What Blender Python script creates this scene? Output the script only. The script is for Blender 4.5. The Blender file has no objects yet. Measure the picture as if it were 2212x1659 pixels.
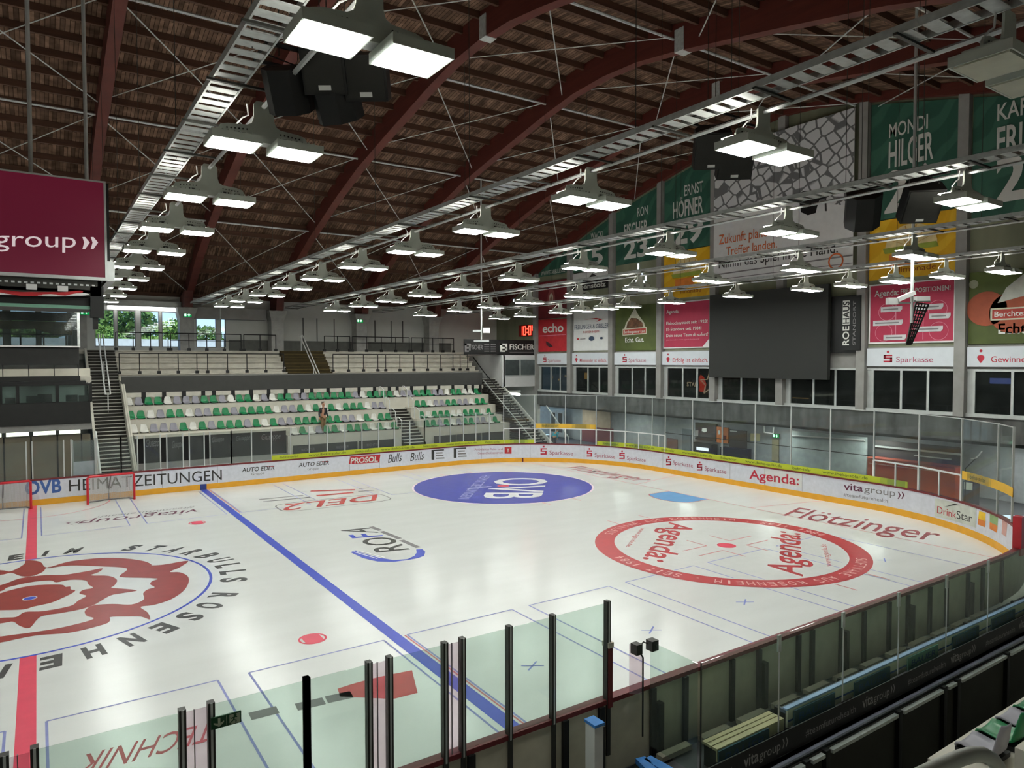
import bpy, math, random
from mathutils import Vector, Matrix
random.seed(7)
scn = bpy.context.scene
COL = scn.collection
PI = math.pi

# ------------------------------------------------------------------ camera
CAM = Vector((0.2833, -22.7639, 6.368)); YAW, PIT, ROL, FOC = 0.5942, -0.0328, -0.0014, 1517.9
_f = Vector((math.sin(YAW)*math.cos(PIT), math.cos(YAW)*math.cos(PIT), math.sin(PIT)))
_r0 = Vector((math.cos(YAW), -math.sin(YAW), 0)); _u0 = _r0.cross(_f)
_r = _r0*math.cos(ROL)+_u0*math.sin(ROL); _u = _u0*math.cos(ROL)-_r0*math.sin(ROL)
cd = bpy.data.cameras.new('camera'); cam = bpy.data.objects.new('camera', cd); COL.objects.link(cam)
cd.sensor_fit = 'HORIZONTAL'; cd.sensor_width = 36; cd.lens = FOC/2212*36; cd.clip_end = 500; cd.clip_start = 0.05
cam.matrix_world = Matrix(((_r.x, _u.x, -_f.x, CAM.x), (_r.y, _u.y, -_f.y, CAM.y), (_r.z, _u.z, -_f.z, CAM.z), (0, 0, 0, 1)))
scn.camera = cam

def P(ax, val, u, v):                                   # where the sight line of pixel (u, v) meets the plane ax = val
    d = _f + _r*((u-1106)/FOC) - _u*((v-829.5)/FOC)
    i = 'xyz'.index(ax); t = (val-CAM[i])/d[i]
    return CAM + d*t
def PX(p):                                              # pixel of a point
    d = Vector(p)-CAM; w = d.dot(_f)
    return 1106+FOC*d.dot(_r)/w, 829.5-FOC*d.dot(_u)/w

# ------------------------------------------------------------------ world, exposure
scn.view_settings.view_transform = 'Standard'; scn.view_settings.look = 'None'
scn.view_settings.exposure = 0.0; scn.view_settings.gamma = 1; scn.view_settings.use_curve_mapping = False
scn.cycles.use_denoising = True
scn.cycles.max_bounces = 8; scn.cycles.transparent_max_bounces = 24; scn.cycles.diffuse_bounces = 4; scn.cycles.glossy_bounces = 3
scn.cycles.sample_clamp_indirect = 6; scn.cycles.caustics_reflective = False; scn.cycles.caustics_refractive = False
W = bpy.data.worlds.new('world'); scn.world = W; W.use_nodes = True
nt = W.node_tree; bg = nt.nodes['Background']
tc = nt.nodes.new('ShaderNodeTexCoord'); sx = nt.nodes.new('ShaderNodeSeparateXYZ'); cr = nt.nodes.new('ShaderNodeValToRGB')
nt.links.new(tc.outputs['Generated'], sx.inputs[0]); nt.links.new(sx.outputs[2], cr.inputs[0]); nt.links.new(cr.outputs[0], bg.inputs[0])
cr.color_ramp.elements[0].position = 0.0; cr.color_ramp.elements[0].color = (.62, .80, .95, 1)
cr.color_ramp.elements[1].position = 0.25; cr.color_ramp.elements[1].color = (.13, .40, .80, 1)
bg.inputs[1].default_value = 1.7
sun = bpy.data.lights.new('sun', 'SUN'); sun.energy = 5.0; sun.angle = .01
so = bpy.data.objects.new('sun', sun); COL.objects.link(so); so.rotation_euler = (math.radians(42), 0, math.radians(-25))
LAMP = 47.0                                             # radiance of the floodlight panels

# ------------------------------------------------------------------ materials
def lin(h):
    h = h.lstrip('#'); o = []
    for i in (0, 2, 4):
        c = int(h[i:i+2], 16)/255
        o.append(c/12.92 if c <= .04045 else ((c+.055)/1.055)**2.4)
    return tuple(o)+(1,)
MATS = {}
def mat(name, col, rough=.6, metal=0, spec=.4, var=.12, scale=3.0, stretch=(1, 1, 1), bump=0):
    if name in MATS: return MATS[name]
    m = bpy.data.materials.new(name); m.use_nodes = True; n = m.node_tree.nodes; L = m.node_tree.links
    b = n['Principled BSDF']; b.inputs['Roughness'].default_value = rough; b.inputs['Metallic'].default_value = metal
    b.inputs['Specular IOR Level'].default_value = spec
    c = lin(col) if isinstance(col, str) else col
    t = n.new('ShaderNodeTexCoord'); mp = n.new('ShaderNodeMapping'); mp.inputs['Scale'].default_value = stretch
    nz = n.new('ShaderNodeTexNoise'); nz.inputs['Scale'].default_value = scale; nz.inputs['Detail'].default_value = 4
    rp = n.new('ShaderNodeValToRGB')
    lo, hi = 1-var, 1+var
    rp.color_ramp.elements[0].position = .3; rp.color_ramp.elements[1].position = .7
    rp.color_ramp.elements[0].color = tuple(min(1, x*lo) for x in c[:3])+(1,)
    rp.color_ramp.elements[1].color = tuple(min(1, x*hi) for x in c[:3])+(1,)
    L.new(t.outputs['Object'], mp.inputs[0]); L.new(mp.outputs[0], nz.inputs[0]); L.new(nz.outputs[0], rp.inputs[0]); L.new(rp.outputs[0], b.inputs['Base Color'])
    if bump:
        bp = n.new('ShaderNodeBump'); bp.inputs['Strength'].default_value = bump; bp.inputs['Distance'].default_value = .02
        L.new(nz.outputs[0], bp.inputs['Height']); L.new(bp.outputs[0], b.inputs['Normal'])
    MATS[name] = m; return m
def emit(name, col='', s=1):
    if name in MATS: return MATS[name]
    m = bpy.data.materials.new(name); m.use_nodes = True; n = m.node_tree.nodes; n.clear()
    e = n.new('ShaderNodeEmission'); o = n.new('ShaderNodeOutputMaterial')
    e.inputs[0].default_value = lin(col) if isinstance(col, str) else col; e.inputs[1].default_value = s
    m.node_tree.links.new(e.outputs[0], o.inputs[0]); MATS[name] = m; return m
def glass(name, tint, haze=.03, hazecol='#c8d4d0', rough=.03):
    m = bpy.data.materials.new(name); m.use_nodes = True; n = m.node_tree.nodes; L = m.node_tree.links; n.clear()
    tr = n.new('ShaderNodeBsdfTransparent'); tr.inputs[0].default_value = lin(tint)
    gl = n.new('ShaderNodeBsdfGlossy'); gl.inputs['Roughness'].default_value = rough
    df = n.new('ShaderNodeBsdfDiffuse'); df.inputs[0].default_value = lin(hazecol)
    lw = n.new('ShaderNodeLayerWeight'); pw = n.new('ShaderNodeMath'); pw.operation = 'POWER'; pw.inputs[1].default_value = 5
    fr = n.new('ShaderNodeMath'); fr.operation = 'MULTIPLY_ADD'; fr.inputs[1].default_value = .6; fr.inputs[2].default_value = .025
    L.new(lw.outputs['Facing'], pw.inputs[0]); L.new(pw.outputs[0], fr.inputs[0])
    nz = n.new('ShaderNodeTexNoise'); nz.inputs['Scale'].default_value = 1.7; nz.inputs['Detail'].default_value = 5
    mu = n.new('ShaderNodeMath'); mu.operation = 'MULTIPLY'; mu.inputs[1].default_value = haze*2
    t = n.new('ShaderNodeTexCoord'); L.new(t.outputs['Object'], nz.inputs[0]); L.new(nz.outputs[0], mu.inputs[0])
    m1 = n.new('ShaderNodeMixShader'); m2 = n.new('ShaderNodeMixShader'); o = n.new('ShaderNodeOutputMaterial')
    L.new(mu.outputs[0], m1.inputs[0]); L.new(tr.outputs[0], m1.inputs[1]); L.new(df.outputs[0], m1.inputs[2])
    L.new(fr.outputs[0], m2.inputs[0]); L.new(m1.outputs[0], m2.inputs[1]); L.new(gl.outputs[0], m2.inputs[2]); L.new(m2.outputs[0], o.inputs[0])
    return m

M_ice = mat('ice', '#dcdedb', .2, spec=.4, var=.03, scale=1.2, stretch=(.25, 1, 1))
M_board = mat('board_white', '#d9dbe4', .4, var=.06, scale=6)
M_kick = mat('kick_yellow', '#e0a22c', .45, var=.06)
M_rail = mat('rail_red', '#6b2327', .45, var=.15)
M_backpanel = mat('board_back', '#c9c4b0', .7, var=.1)
M_black = mat('black', '#141414', .5, var=.2)
M_dark = mat('dark_grey', '#3b3b39', .7, var=.08, scale=1)
M_band = mat('band_grey', '#424240', .8, var=.05)
M_conc = mat('concrete', '#d0ccc0', .85, var=.1, scale=2.5, bump=.1)
M_concl = mat('concrete_light', '#ccc8bb', .85, var=.06, scale=2)
M_pil = mat('pilaster', '#8d8b88', .8, var=.1, scale=2)
M_wallg = mat('wall_grey', '#bfc0ba', .85, var=.06, scale=.8)
M_wallo = mat('wall_olive', '#7c7f68', .7, var=.18, scale=.9, stretch=(1, 1.6, .25))
M_steel = mat('galvanised', '#bfc4c1', .4, .25, var=.15, scale=8)
M_alu = mat('aluminium', '#c6cac8', .4, .4, var=.08)
M_postd = mat('post_dark', '#3a3a36', .45, .3, var=.1)
M_white = mat('white_paint', '#dedfdd', .5, var=.04)
M_lamp = mat('lamp_housing', '#c9cfc4', .5, 0, var=.06)
M_beam = mat('glulam_red', '#54241b', .6, var=.18, scale=2, stretch=(1, .3, 3))
M_purl = mat('purlin_brown', '#4a3022', .75, var=.2, scale=3, stretch=(.2, 2, 2))
M_green = mat('seat_green', '#0f7a48', .3, spec=.5, var=.06)
M_seatw = mat('seat_white', '#d8d7d0', .35, var=.04)
M_seatg = mat('seat_grey', '#918f98', .35, var=.05)
M_red = mat('paint_red', '#c22d31', .5, var=.05)
M_blue = mat('paint_blue', '#3c49b4', .45, var=.05)
M_skirt = mat('stair_dark', '#26231f', .85, var=.2)
M_brown = mat('stair_brown', '#3a2f14', .8, var=.2)
M_g1 = glass('glass_far', '#f1f5f4', .035, '#c3cbc9')
M_g2 = glass('glass_near', '#ecf5f0', .04)
M_gap = glass('acrylic', '#f6eef2', .10, '#e4dfe6')
M_win = glass('window_glass', '#9aa0a0', .02)

def deckmat():
    m = bpy.data.materials.new('roof_deck'); m.use_nodes = True; n = m.node_tree.nodes; L = m.node_tree.links; b = n['Principled BSDF']
    t = n.new('ShaderNodeTexCoord'); mp = n.new('ShaderNodeMapping'); mp.inputs['Rotation'].default_value = (0, 0, PI/2)
    br = n.new('ShaderNodeTexBrick'); br.inputs['Scale'].default_value = 1; br.inputs['Brick Width'].default_value = 1.28; br.inputs['Row Height'].default_value = .15
    br.inputs['Mortar Size'].default_value = .012; br.offset = .37
    br.inputs['Color1'].default_value = lin('#80695a'); br.inputs['Color2'].default_value = lin('#4d3d33'); br.inputs['Mortar'].default_value = lin('#3a2b20')
    nz = n.new('ShaderNodeTexNoise'); nz.inputs['Scale'].default_value = 2.2; nz.inputs['Detail'].default_value = 5
    rp = n.new('ShaderNodeValToRGB'); rp.color_ramp.elements[0].position = .32; rp.color_ramp.elements[0].color = (.45, .4, .36, 1); rp.color_ramp.elements[1].position = .68; rp.color_ramp.elements[1].color = (1.1, 1.05, 1, 1)
    mx = n.new('ShaderNodeMixRGB'); mx.blend_type = 'MULTIPLY'; mx.inputs[0].default_value = 1
    L.new(t.outputs['Object'], mp.inputs[0]); L.new(mp.outputs[0], br.inputs[0]); L.new(t.outputs['Object'], nz.inputs[0]); L.new(nz.outputs[0], rp.inputs[0])
    L.new(br.outputs[0], mx.inputs[1]); L.new(rp.outputs[0], mx.inputs[2]); L.new(mx.outputs[0], b.inputs['Base Color'])
    b.inputs['Roughness'].default_value = .9; b.inputs['Specular IOR Level'].default_value = .1
    return m
M_deck = deckmat()
def bannermat(name, c1, c2):
    m = bpy.data.materials.new(name); m.use_nodes = True; n = m.node_tree.nodes; L = m.node_tree.links; b = n['Principled BSDF']
    t = n.new('ShaderNodeTexCoord'); wv = n.new('ShaderNodeTexWave'); wv.inputs['Scale'].default_value = .35; wv.inputs['Distortion'].default_value = 7; wv.inputs['Detail'].default_value = 2
    wv.bands_direction = 'DIAGONAL'
    rp = n.new('ShaderNodeValToRGB'); rp.color_ramp.elements[0].color = lin(c1); rp.color_ramp.elements[1].color = lin(c2); rp.color_ramp.elements[0].position = .55; rp.color_ramp.elements[1].position = .75
    L.new(t.outputs['Object'], wv.inputs[0]); L.new(wv.outputs[0], rp.inputs[0]); L.new(rp.outputs[0], b.inputs['Base Color']); b.inputs['Roughness'].default_value = .55
    return m

# ------------------------------------------------------------------ mesh helpers
class MB:
    def __init__(s): s.v = []; s.f = []
    def add(s, vs, fs):
        o = len(s.v); s.v += [tuple(v) for v in vs]; s.f += [tuple(i+o for i in f) for f in fs]; return s
    def box(s, x0, x1, y0, y1, z0, z1):
        return s.add([(x0, y0, z0), (x1, y0, z0), (x1, y1, z0), (x0, y1, z0), (x0, y0, z1), (x1, y0, z1), (x1, y1, z1), (x0, y1, z1)],
                     [(0, 3, 2, 1), (4, 5, 6, 7), (0, 1, 5, 4), (1, 2, 6, 5), (2, 3, 7, 6), (3, 0, 4, 7)])
    def bar(s, p, q, w, h, up=(0, 0, 1)):
        p, q, up = Vector(p), Vector(q), Vector(up); d = (q-p).normalized(); a = d.cross(up)
        if a.length < 1e-4: a = d.cross(Vector((1, 0, 0)))
        a.normalize(); b = a.cross(d).normalized(); a = a*w/2; b = b*h/2
        return s.add([p-a-b, p+a-b, p+a+b, p-a+b, q-a-b, q+a-b, q+a+b, q-a+b], [(0, 3, 2, 1), (4, 5, 6, 7), (0, 1, 5, 4), (1, 2, 6, 5), (2, 3, 7, 6), (3, 0, 4, 7)])
    def tube(s, pts, r, n=8, cap=True):
        pts = [Vector(p) for p in pts]; o = len(s.v); prev = None
        for i, p in enumerate(pts):
            d = (pts[min(i+1, len(pts)-1)]-pts[max(i-1, 0)]).normalized()
            a = d.cross(Vector((0, 0, 1))) if prev is None else prev-d*prev.dot(d)
            if a.length < 1e-3: a = d.cross(Vector((1, 0, 0)))
            a.normalize(); prev = a; b = d.cross(a)
            rr = r[i] if isinstance(r, (list, tuple)) else r
            for k in range(n):
                t = 2*PI*k/n; s.v.append(tuple(p+a*math.cos(t)*rr+b*math.sin(t)*rr))
        for i in range(len(pts)-1):
            for k in range(n):
                s.f.append((o+i*n+k, o+i*n+(k+1) % n, o+(i+1)*n+(k+1) % n, o+(i+1)*n+k))
        if cap:
            s.f.append(tuple(o+k for k in reversed(range(n)))); s.f.append(tuple(o+(len(pts)-1)*n+k for k in range(n)))
        return s
    def prism(s, pts, d):
        n = len(pts); d = Vector(d); P0 = [Vector(p) for p in pts]
        return s.add(P0+[p+d for p in P0], [tuple(reversed(range(n))), tuple(range(n, 2*n))]+[(i, (i+1) % n, n+(i+1) % n, n+i) for i in range(n)])
    def poly(s, pts): return s.add(pts, [tuple(range(len(pts)))])
    def quad(s, a, b, c, d): return s.add([a, b, c, d], [(0, 1, 2, 3)])
    def build(s, name, m, parent=None, loc=(0, 0, 0), smooth=False):
        me = bpy.data.meshes.new(name); L = Vector(loc)
        me.from_pydata([tuple(Vector(v)-L) for v in s.v] if L.length else s.v, [], s.f); me.update()
        me.materials.append(m)
        if smooth:
            for p in me.polygons: p.use_smooth = True
        o = bpy.data.objects.new(name, me); COL.objects.link(o); o.location = L
        if parent is not None:
            o.parent = parent; o.matrix_parent_inverse = Matrix.Translation(-parent.location)
        return o
def tag(o, label=None, cat=None, group=None, kind=None):
    if label: o['label'] = label
    if cat: o['category'] = cat
    if group: o['group'] = group
    if kind: o['kind'] = kind
    return o
def empty(name, loc, label, cat, group=None):
    o = bpy.data.objects.new(name, None); o.empty_display_size = .1; COL.objects.link(o); o.location = Vector(loc)
    return tag(o, label, cat, group)
def struct(o): o['kind'] = 'structure'; return o
def copy_tree(o, d, parent=None, off=None):
    c = o.copy(); COL.objects.link(c)
    if parent is not None: c.parent = parent; c.matrix_parent_inverse = o.matrix_parent_inverse.copy()
    else: c.location = o.location+Vector(d)
    for ch in o.children: copy_tree(ch, d, c)
    return c
ORD = 'zeroth first second third fourth fifth sixth seventh eighth ninth tenth eleventh twelfth thirteenth fourteenth fifteenth sixteenth seventeenth eighteenth nineteenth twentieth'.split()
ORD += ['twenty-'+w for w in ORD[1:10]]+['thirtieth']+['thirty-'+w for w in ORD[1:10]]+['fortieth']+['forty-'+w for w in ORD[1:10]]+['fiftieth']

# text: returns a mesh whose vertices are laid out by fn(u, w): u = 0..1 along the line, w = 0..1 from baseline to cap height
CAPH = None
def text(s, fn, name, m, parent, bold=0, shear=0):
    global CAPH
    cu = bpy.data.curves.new('t', 'FONT'); cu.body = s; cu.offset = bold; cu.shear = shear; cu.resolution_u = 3
    ob = bpy.data.objects.new('t', cu); me = bpy.data.meshes.new_from_object(ob)
    bpy.data.objects.remove(ob); bpy.data.curves.remove(cu)
    if CAPH is None:
        c2 = bpy.data.curves.new('t', 'FONT'); c2.body = 'H'; o2 = bpy.data.objects.new('t', c2); m2 = bpy.data.meshes.new_from_object(o2)
        CAPH = max(v.co.y for v in m2.vertices); bpy.data.objects.remove(o2); bpy.data.curves.remove(c2); bpy.data.meshes.remove(m2)
    x0 = min(v.co.x for v in me.vertices); x1 = max(v.co.x for v in me.vertices)
    for v in me.vertices:
        q = fn((v.co.x-x0)/(x1-x0), v.co.y/CAPH); v.co = Vector(q)
    me.name = name; me.materials.clear(); me.materials.append(m)
    o = bpy.data.objects.new(name, me); COL.objects.link(o)
    if parent is not None:
        o.parent = parent; o.matrix_parent_inverse = Matrix.Translation(-parent.location)
    return o
def aff(bs, be, ts):                                    # affine layout from baseline start, baseline end, cap-top of the start
    bs, be, ts = Vector(bs), Vector(be), Vector(ts)
    return lambda u, w: bs+(be-bs)*u+(ts-bs)*w
M_ink = mat('ink_dark', '#33312f', .6, var=.1)
M_inkw = mat('ink_white', '#d6d6d0', .6, var=.03)
M_inkr = mat('ink_red', '#b3272d', .6, var=.05)
M_inkp = mat('ink_plum', '#5d2740', .6, var=.05)
M_inkb = mat('ink_blue', '#3f5f9e', .6, var=.05)
M_inkg = mat('ink_grey', '#7d7a7b', .6, var=.05)

# ================================================================== STRUCTURE
HX, HY, RC = 29.75, 14.65, 8.5
def zbeam(y):                                           # underside of the arched roof beams
    y = abs(y); T = [(0, 18.35), (2, 18.25), (4, 17.95), (8.4, 17.1), (12, 16.35), (15, 15.5), (20, 13.85), (23, 12.65), (27.5, 10.2), (29, 9.3)]
    for (a, b), (c, d) in zip(T, T[1:]):
        if y <= c: return b+(d-b)*(y-a)/(c-a)
    return 9.3
def slab(x0, x1, y0, y1, z0, z1, name, m): return struct(MB().box(x0, x1, y0, y1, z0, z1).build(name, m))
slab(-34, 37.2, -28.3, 28.3, -1.9, -1.7, 'ground_slab', M_conc)
def rim(off, n=14):                                     # rounded-rectangle outline, offset outwards
    pts = []
    for cx, cy, a0 in ((HX-RC, HY-RC, 0), (-HX+RC, HY-RC, 90), (-HX+RC, -HY+RC, 180), (HX-RC, -HY+RC, 270)):
        for k in range(n+1):
            a = math.radians(a0+90*k/n); pts.append((cx+(RC+off)*math.cos(a), cy+(RC+off)*math.sin(a)))
    return pts
floor = MB().prism([(x, y, -.12) for x, y in rim(.02)], (0, 0, .12)).build('floor', M_ice); struct(floor)
tag(floor, 'white ice sheet of the rink')
# concrete apron around the ice
ro = rim(.02); n = len(ro)
ap = MB(); outer = []
for x, y in ro:
    k = max(abs(x)/37, abs(y)/28.2) or 1; outer.append((x/k, y/k))
for i in range(n):
    j = (i+1) % n
    if ro[i][1] < -5 and ro[j][1] < -5: continue
    ap.quad((*ro[i], -.02), (*outer[i], -.02), (*outer[j], -.02), (*ro[j], -.02))
ap.quad((29.77, 6.15, -.02), (37, 7.6, -.02), (37, -14.6, -.02), (29.77, -6.15, -.02))
ap.quad((-33, -14.9, -.03), (37, -14.9, -.03), (37, -16.05, -.03), (-33, -16.05, -.03))
struct(ap.build('floor_apron', mat('apron', '#55565a', .7)))
slab(-34, 37.2, -22, -16.05, -1.75, -1.65, 'floor_passage', M_black)

# roof: deck, purlins, beams
ys = [-28.2+i*1.28 for i in range(45) if -28.2+i*1.28 < 28.3]+[28.2]
dk = MB()
for a, b in zip(ys, ys[1:]):
    za, zb = zbeam(a)+1.02, zbeam(b)+1.02
    dk.add([(-34, a, za), (33.3, a, za), (33.3, b, zb), (-34, b, zb), (-34, a, za+.15), (33.3, a, za+.15), (33.3, b, zb+.15), (-34, b, zb+.15)],
           [(0, 1, 2, 3), (7, 6, 5, 4), (0, 4, 5, 1), (2, 6, 7, 3)])
ceiling = struct(dk.build('ceiling', M_deck))
BX = [-21.5, -15.4, -9.4, -3.3, 2.75, 8.55, 14.4, 20.5, 26.5]
for i, y in enumerate(ys):
    if not 0 < i < len(ys)-1: continue
    z = zbeam(y)
    o = MB().box(-34, 33, y-.06, y+.06, z+.76, z+1.02).build('ceiling_purlin', M_purl, ceiling)
def arch(x, w, d0, d1, m=M_beam):                       # curved laminated beam between z = underside+d0 and underside+d1
    mb = MB(); Y = [-28+56*k/56 for k in range(57)]
    for a, b in zip(Y, Y[1:]):
        za, zb = zbeam(a), zbeam(b); t0, t1 = d0(a), d0(b); s0, s1 = d1(a), d1(b)
        mb.add([(x-w/2, a, za+t0), (x+w/2, a, za+t0), (x+w/2, a, za+s0), (x-w/2, a, za+s0), (x-w/2, b, zb+t1), (x+w/2, b, zb+t1), (x+w/2, b, zb+s1), (x-w/2, b, zb+s1)],
               [(0, 1, 5, 4), (1, 2, 6, 5), (2, 3, 7, 6), (3, 0, 4, 7)])
    return mb.build('ceiling_beam', m, ceiling)
for x in BX: arch(x, .42, lambda y: 0, lambda y: 1.0)
arch(32.75, .3, lambda y: .75*max(0, 1-abs(y)/24), lambda y: 1.0)
# beam joint plates and tie rods
for x, y in ((14.4, -.3), (20.5, -4.3), (26.5, -1.0), (8.55, -4.0)):
    z = zbeam(y); o = MB().box(x-.25, x+.25, y-.22, y+.22, z-.03, z+.8).build('ceiling_plate', M_steel, ceiling)
rods = MB()
for a, b in zip(BX[3:], BX[4:]+[32.75]):
    for y in (-12, -4, 4, 12, 20):
        za, zb = zbeam(y)+.35, zbeam(y+7)+.35
        rods.tube([(a, y, za), (b, y+7, zb)], .025, 5)
        if y % 8 == 4: rods.tube([(a+.2, y, za+.1), (b-.2, y, za+.1)], .05, 6)
        rods.tube([(a, y+7, zbeam(y+7)+.6), (b, y, zbeam(y)+.6)], .02, 5)
rods.build('ceiling_braces', M_steel, ceiling)
# columns under the beam feet, far wall with glazed doors
ZT = 7.08                                               # level of the gallery floor
slab(-34, 33, 28.0, 28.3, 9.62, 10.6, 'wall_far', M_wallg)
slab(11.0, 33, 28.0, 28.3, -.02, 9.62, 'wall_far', M_wallg)
slab(-34, 11.0, 28.0, 28.3, -.02, 7.3, 'wall_far', M_wallg)
def yq(y, u): return P('y', y, u, 740).x
panes = [(205, 248), (253.5, 294), (304, 345), (350, 391), (424, 468), (477, 501)]
xs = [(yq(28, a), yq(28, b)) for a, b in panes]
prev = -1.2
lp = [(-8.0, -6.8), (-6.4, -5.0), (-4.6, -3.2), (-2.6, -1.3), (-1.0, .3), (.5, 1.9)]
allx = sorted(lp+xs)
prev = -34
for i, (a, b) in enumerate(allx):
    slab(prev, a, 28.02, 28.26, 7.3, 9.62, 'wall_far', M_wallg); prev = b
    w = MB(); t = .05
    w.box(a, b, 28.05, 28.15, 7.3, 7.3+t).box(a, b, 28.05, 28.15, 9.62-t, 9.62).box(a, a+t, 28.05, 28.15, 7.3+t, 9.62-t).box(b-t, b, 28.05, 28.15, 7.3+t, 9.62-t)
    o = struct(w.build('window_%d' % (i+1), M_pil))
    MB().box(a+t, b-t, 28.09, 28.11, 7.3+t, 9.62-t).build('pane', glass('clear_pane%d' % i, '#f4f8fa', .01), o)
slab(prev, 11.0, 28.02, 28.26, 7.3, 9.62, 'wall_far', M_wallg)
for i, u in enumerate((170, 402, 596, 777, 932)):
    x = yq(27.5, u); z = zbeam(27.3)
    b = MB().box(x-.42, x+.42, 27.05, 28, ZT-.6, z-1.15).prism([(x-.42, 27.05, z-1.15), (x+.42, 27.05, z-1.15), (x+.62, 26.75, z-.45), (x-.62, 26.75, z-.45)], (0, 1.2, 0))
    o = tag(b.build('wall_column', mat('col_grey', '#a3a39f', .8)), kind='structure')
    MB().prism([(x-.25, 26.4, z-.45), (x-.25, 27.9, z-.45), (x-.25, 27.9, z+.35), (x-.25, 26.2, z+.6)], (.5, 0, 0)).build('foot', M_beam, o)
for u in (655, 685, 722, 810, 845, 870):               # joints of the wall panels
    x = yq(28, u); struct(MB().box(x-.03, x+.03, 27.97, 28, ZT+.4, 9.5).build('trim_1', M_dark))
struct(MB().box(11.2, 28.5, 27.9, 28, ZT, ZT+.75).build('baseboard_far', mat('plinth', '#62635f', .8)))
# left and near walls close the hall
slab(-34.3, -34, -28.3, 28.3, -1.9, 19.6, 'wall_left', M_wallg)
slab(-34, 37.2, -28.6, -28.3, -1.9, 19.6, 'wall_near', M_wallg)
# right end wall: gable above, windows, recess below
XW = 33.0
PIL = [-26.5, -22.1, -17.65, -13.25, -8.67, -4.34, .06, 4.5, 8.74, 13.24, 17.76, 22.05]
ga = MB(); Y = [-28.2+k*.94 for k in range(61)]
for a, b in zip(Y, Y[1:]): ga.add([(XW, a, 7.0), (XW, b, 7.0), (XW, b, zbeam(b)+1.1), (XW, a, zbeam(a)+1.1)], [(0, 1, 2, 3)])
wall_right = struct(ga.build('wall_right', M_wallo))
slab(XW, XW+.25, -28.2, 28.2, 5.97, 7.0, 'wall_right_spandrel', M_pil)
slab(XW-.05, XW+.3, -28.2, 22.0, 2.95, 4.0, 'wall_right_fascia', mat('fascia', '#5a5a59', .85, var=.45, scale=1.3, stretch=(1, 1.4, .6), bump=.5))
slab(XW, XW+.25, 22.05, 28.2, -.02, 7.0, 'wall_right_corner', M_wallg)
slab(XW+.2, 37, -28.2, 22.05, 2.8, 2.95, 'ceiling_recess', M_dark)
slab(37, 37.2, -28.2, 28.2, -.02, 6.2, 'wall_recess', mat('recess_white', '#a9adb0', .8, var=.1))
slab(XW+.25, 37, -28.2, 22.05, 3.9, 4.0, 'floor_lounge', M_black)
slab(XW+.25, 37, -28.2, 22.05, 6.1, 6.2, 'ceiling_lounge', M_black)
slab(36.6, 37, -28.2, 22.05, 4.0, 6.1, 'wall_lounge', mat('lounge', '#40392f', .8, var=.3, scale=1.2))
for i, y in enumerate(PIL):
    top = zbeam(y)+.75*max(0, 1-abs(y)/24)+.1
    o = tag(MB().box(XW-.32, XW, y-.21, y+.21, 3.98, top).build('wall_pilaster', M_pil), kind='structure')
# windows of the upper storey (two mullions each)
for i, (a, b) in enumerate(zip(PIL, PIL[1:])):
    y0, y1 = a+.21, b-.21; F = .07
    w = MB().box(XW-.12, XW+.1, y0, y1, 3.98, 4.14).box(XW-.06, XW+.1, y0, y1, 5.9, 6.0)
    w.box(XW-.06, XW+.1, y1-.32, y1-.24, 4.14, 5.9).box(XW-.06, XW+.1, y0, y0+.07, 4.14, 5.9)
    for t in (.36, .68): yy = y1-.28-(y1-.28-y0)*t; w.box(XW-.04, XW+.06, yy-.05, yy+.05, 4.14, 5.9)
    w.box(XW-.02, XW+.1, y1-.24, y1, 4.14, 5.9)
    o = struct(w.build('window_%d' % (20+i), M_alu))
    MB().box(XW, XW+.02, y0+.07, y1-.32, 4.14, 5.9).build('pane', M_win, o)
# ================================================================== ICE MARKINGS (painted under the ice, children of the floor)
def ice(pts, name, m, z=.002): return MB().poly([(x, y, z) for x, y in pts]).build(name, m, floor)
def strip(mb, a, b, w, z):
    a, b = Vector((*a, z)), Vector((*b, z)); d = (b-a).normalized(); n = Vector((-d.y, d.x, 0))*w/2
    mb.quad(a-n, b-n, b+n, a+n)
M_line = mat('line_red', '#df4a62', .35, var=.05); M_lblue = mat('line_blue', '#3f51c0', .35, var=.05); M_lthin = mat('line_thin', '#8288bd', .4)
M_lr = mat('line_thinred', '#c2686c', .4); M_rose = mat('rose_red', '#963b36', .35, var=.08); M_agr = mat('agenda_red', '#b8333a', .35, var=.05)
M_iw = mat('ice_white', '#e6e6e6', .3, var=.02); M_ik = mat('ice_black', '#3f3e3d', .4, var=.1)
def ring(cx, cy, r0, r1, name, m, z=.003, n=96, a0=0, a1=360):
    mb = MB()
    for k in range(n):
        a, b = math.radians(a0+(a1-a0)*k/n), math.radians(a0+(a1-a0)*(k+1)/n)
        mb.quad(*[(cx+r*math.cos(t), cy+r*math.sin(t), z) for r, t in ((r0, a), (r1, a), (r1, b), (r0, b))])
    return mb.build(name, m, floor)
def disc(cx, cy, r, name, m, z=.003, n=64): return ice([(cx+r*math.cos(2*PI*k/n), cy+r*math.sin(2*PI*k/n)) for k in range(n)], name, m, z)
mb = MB(); mb.quad((-.15, -14.6, .002), (.15, -14.6, .002), (.15, -4.5, .002), (-.15, -4.5, .002)); mb.quad((-.15, 4.5, .002), (.15, 4.5, .002), (.15, 14.6, .002), (-.15, 14.6, .002)); mb.build('center_line', M_line, floor)
for s in (1, -1): ice([(s*7.02-.15, -14.6), (s*7.02+.15, -14.6), (s*7.02+.15, 14.6), (s*7.02-.15, 14.6)], 'blue_line', M_lblue, .0025)
ice([(25.72, -13.3), (25.77, -13.3), (25.77, 13.3), (25.72, 13.3)], 'goal_line', M_lr)
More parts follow.
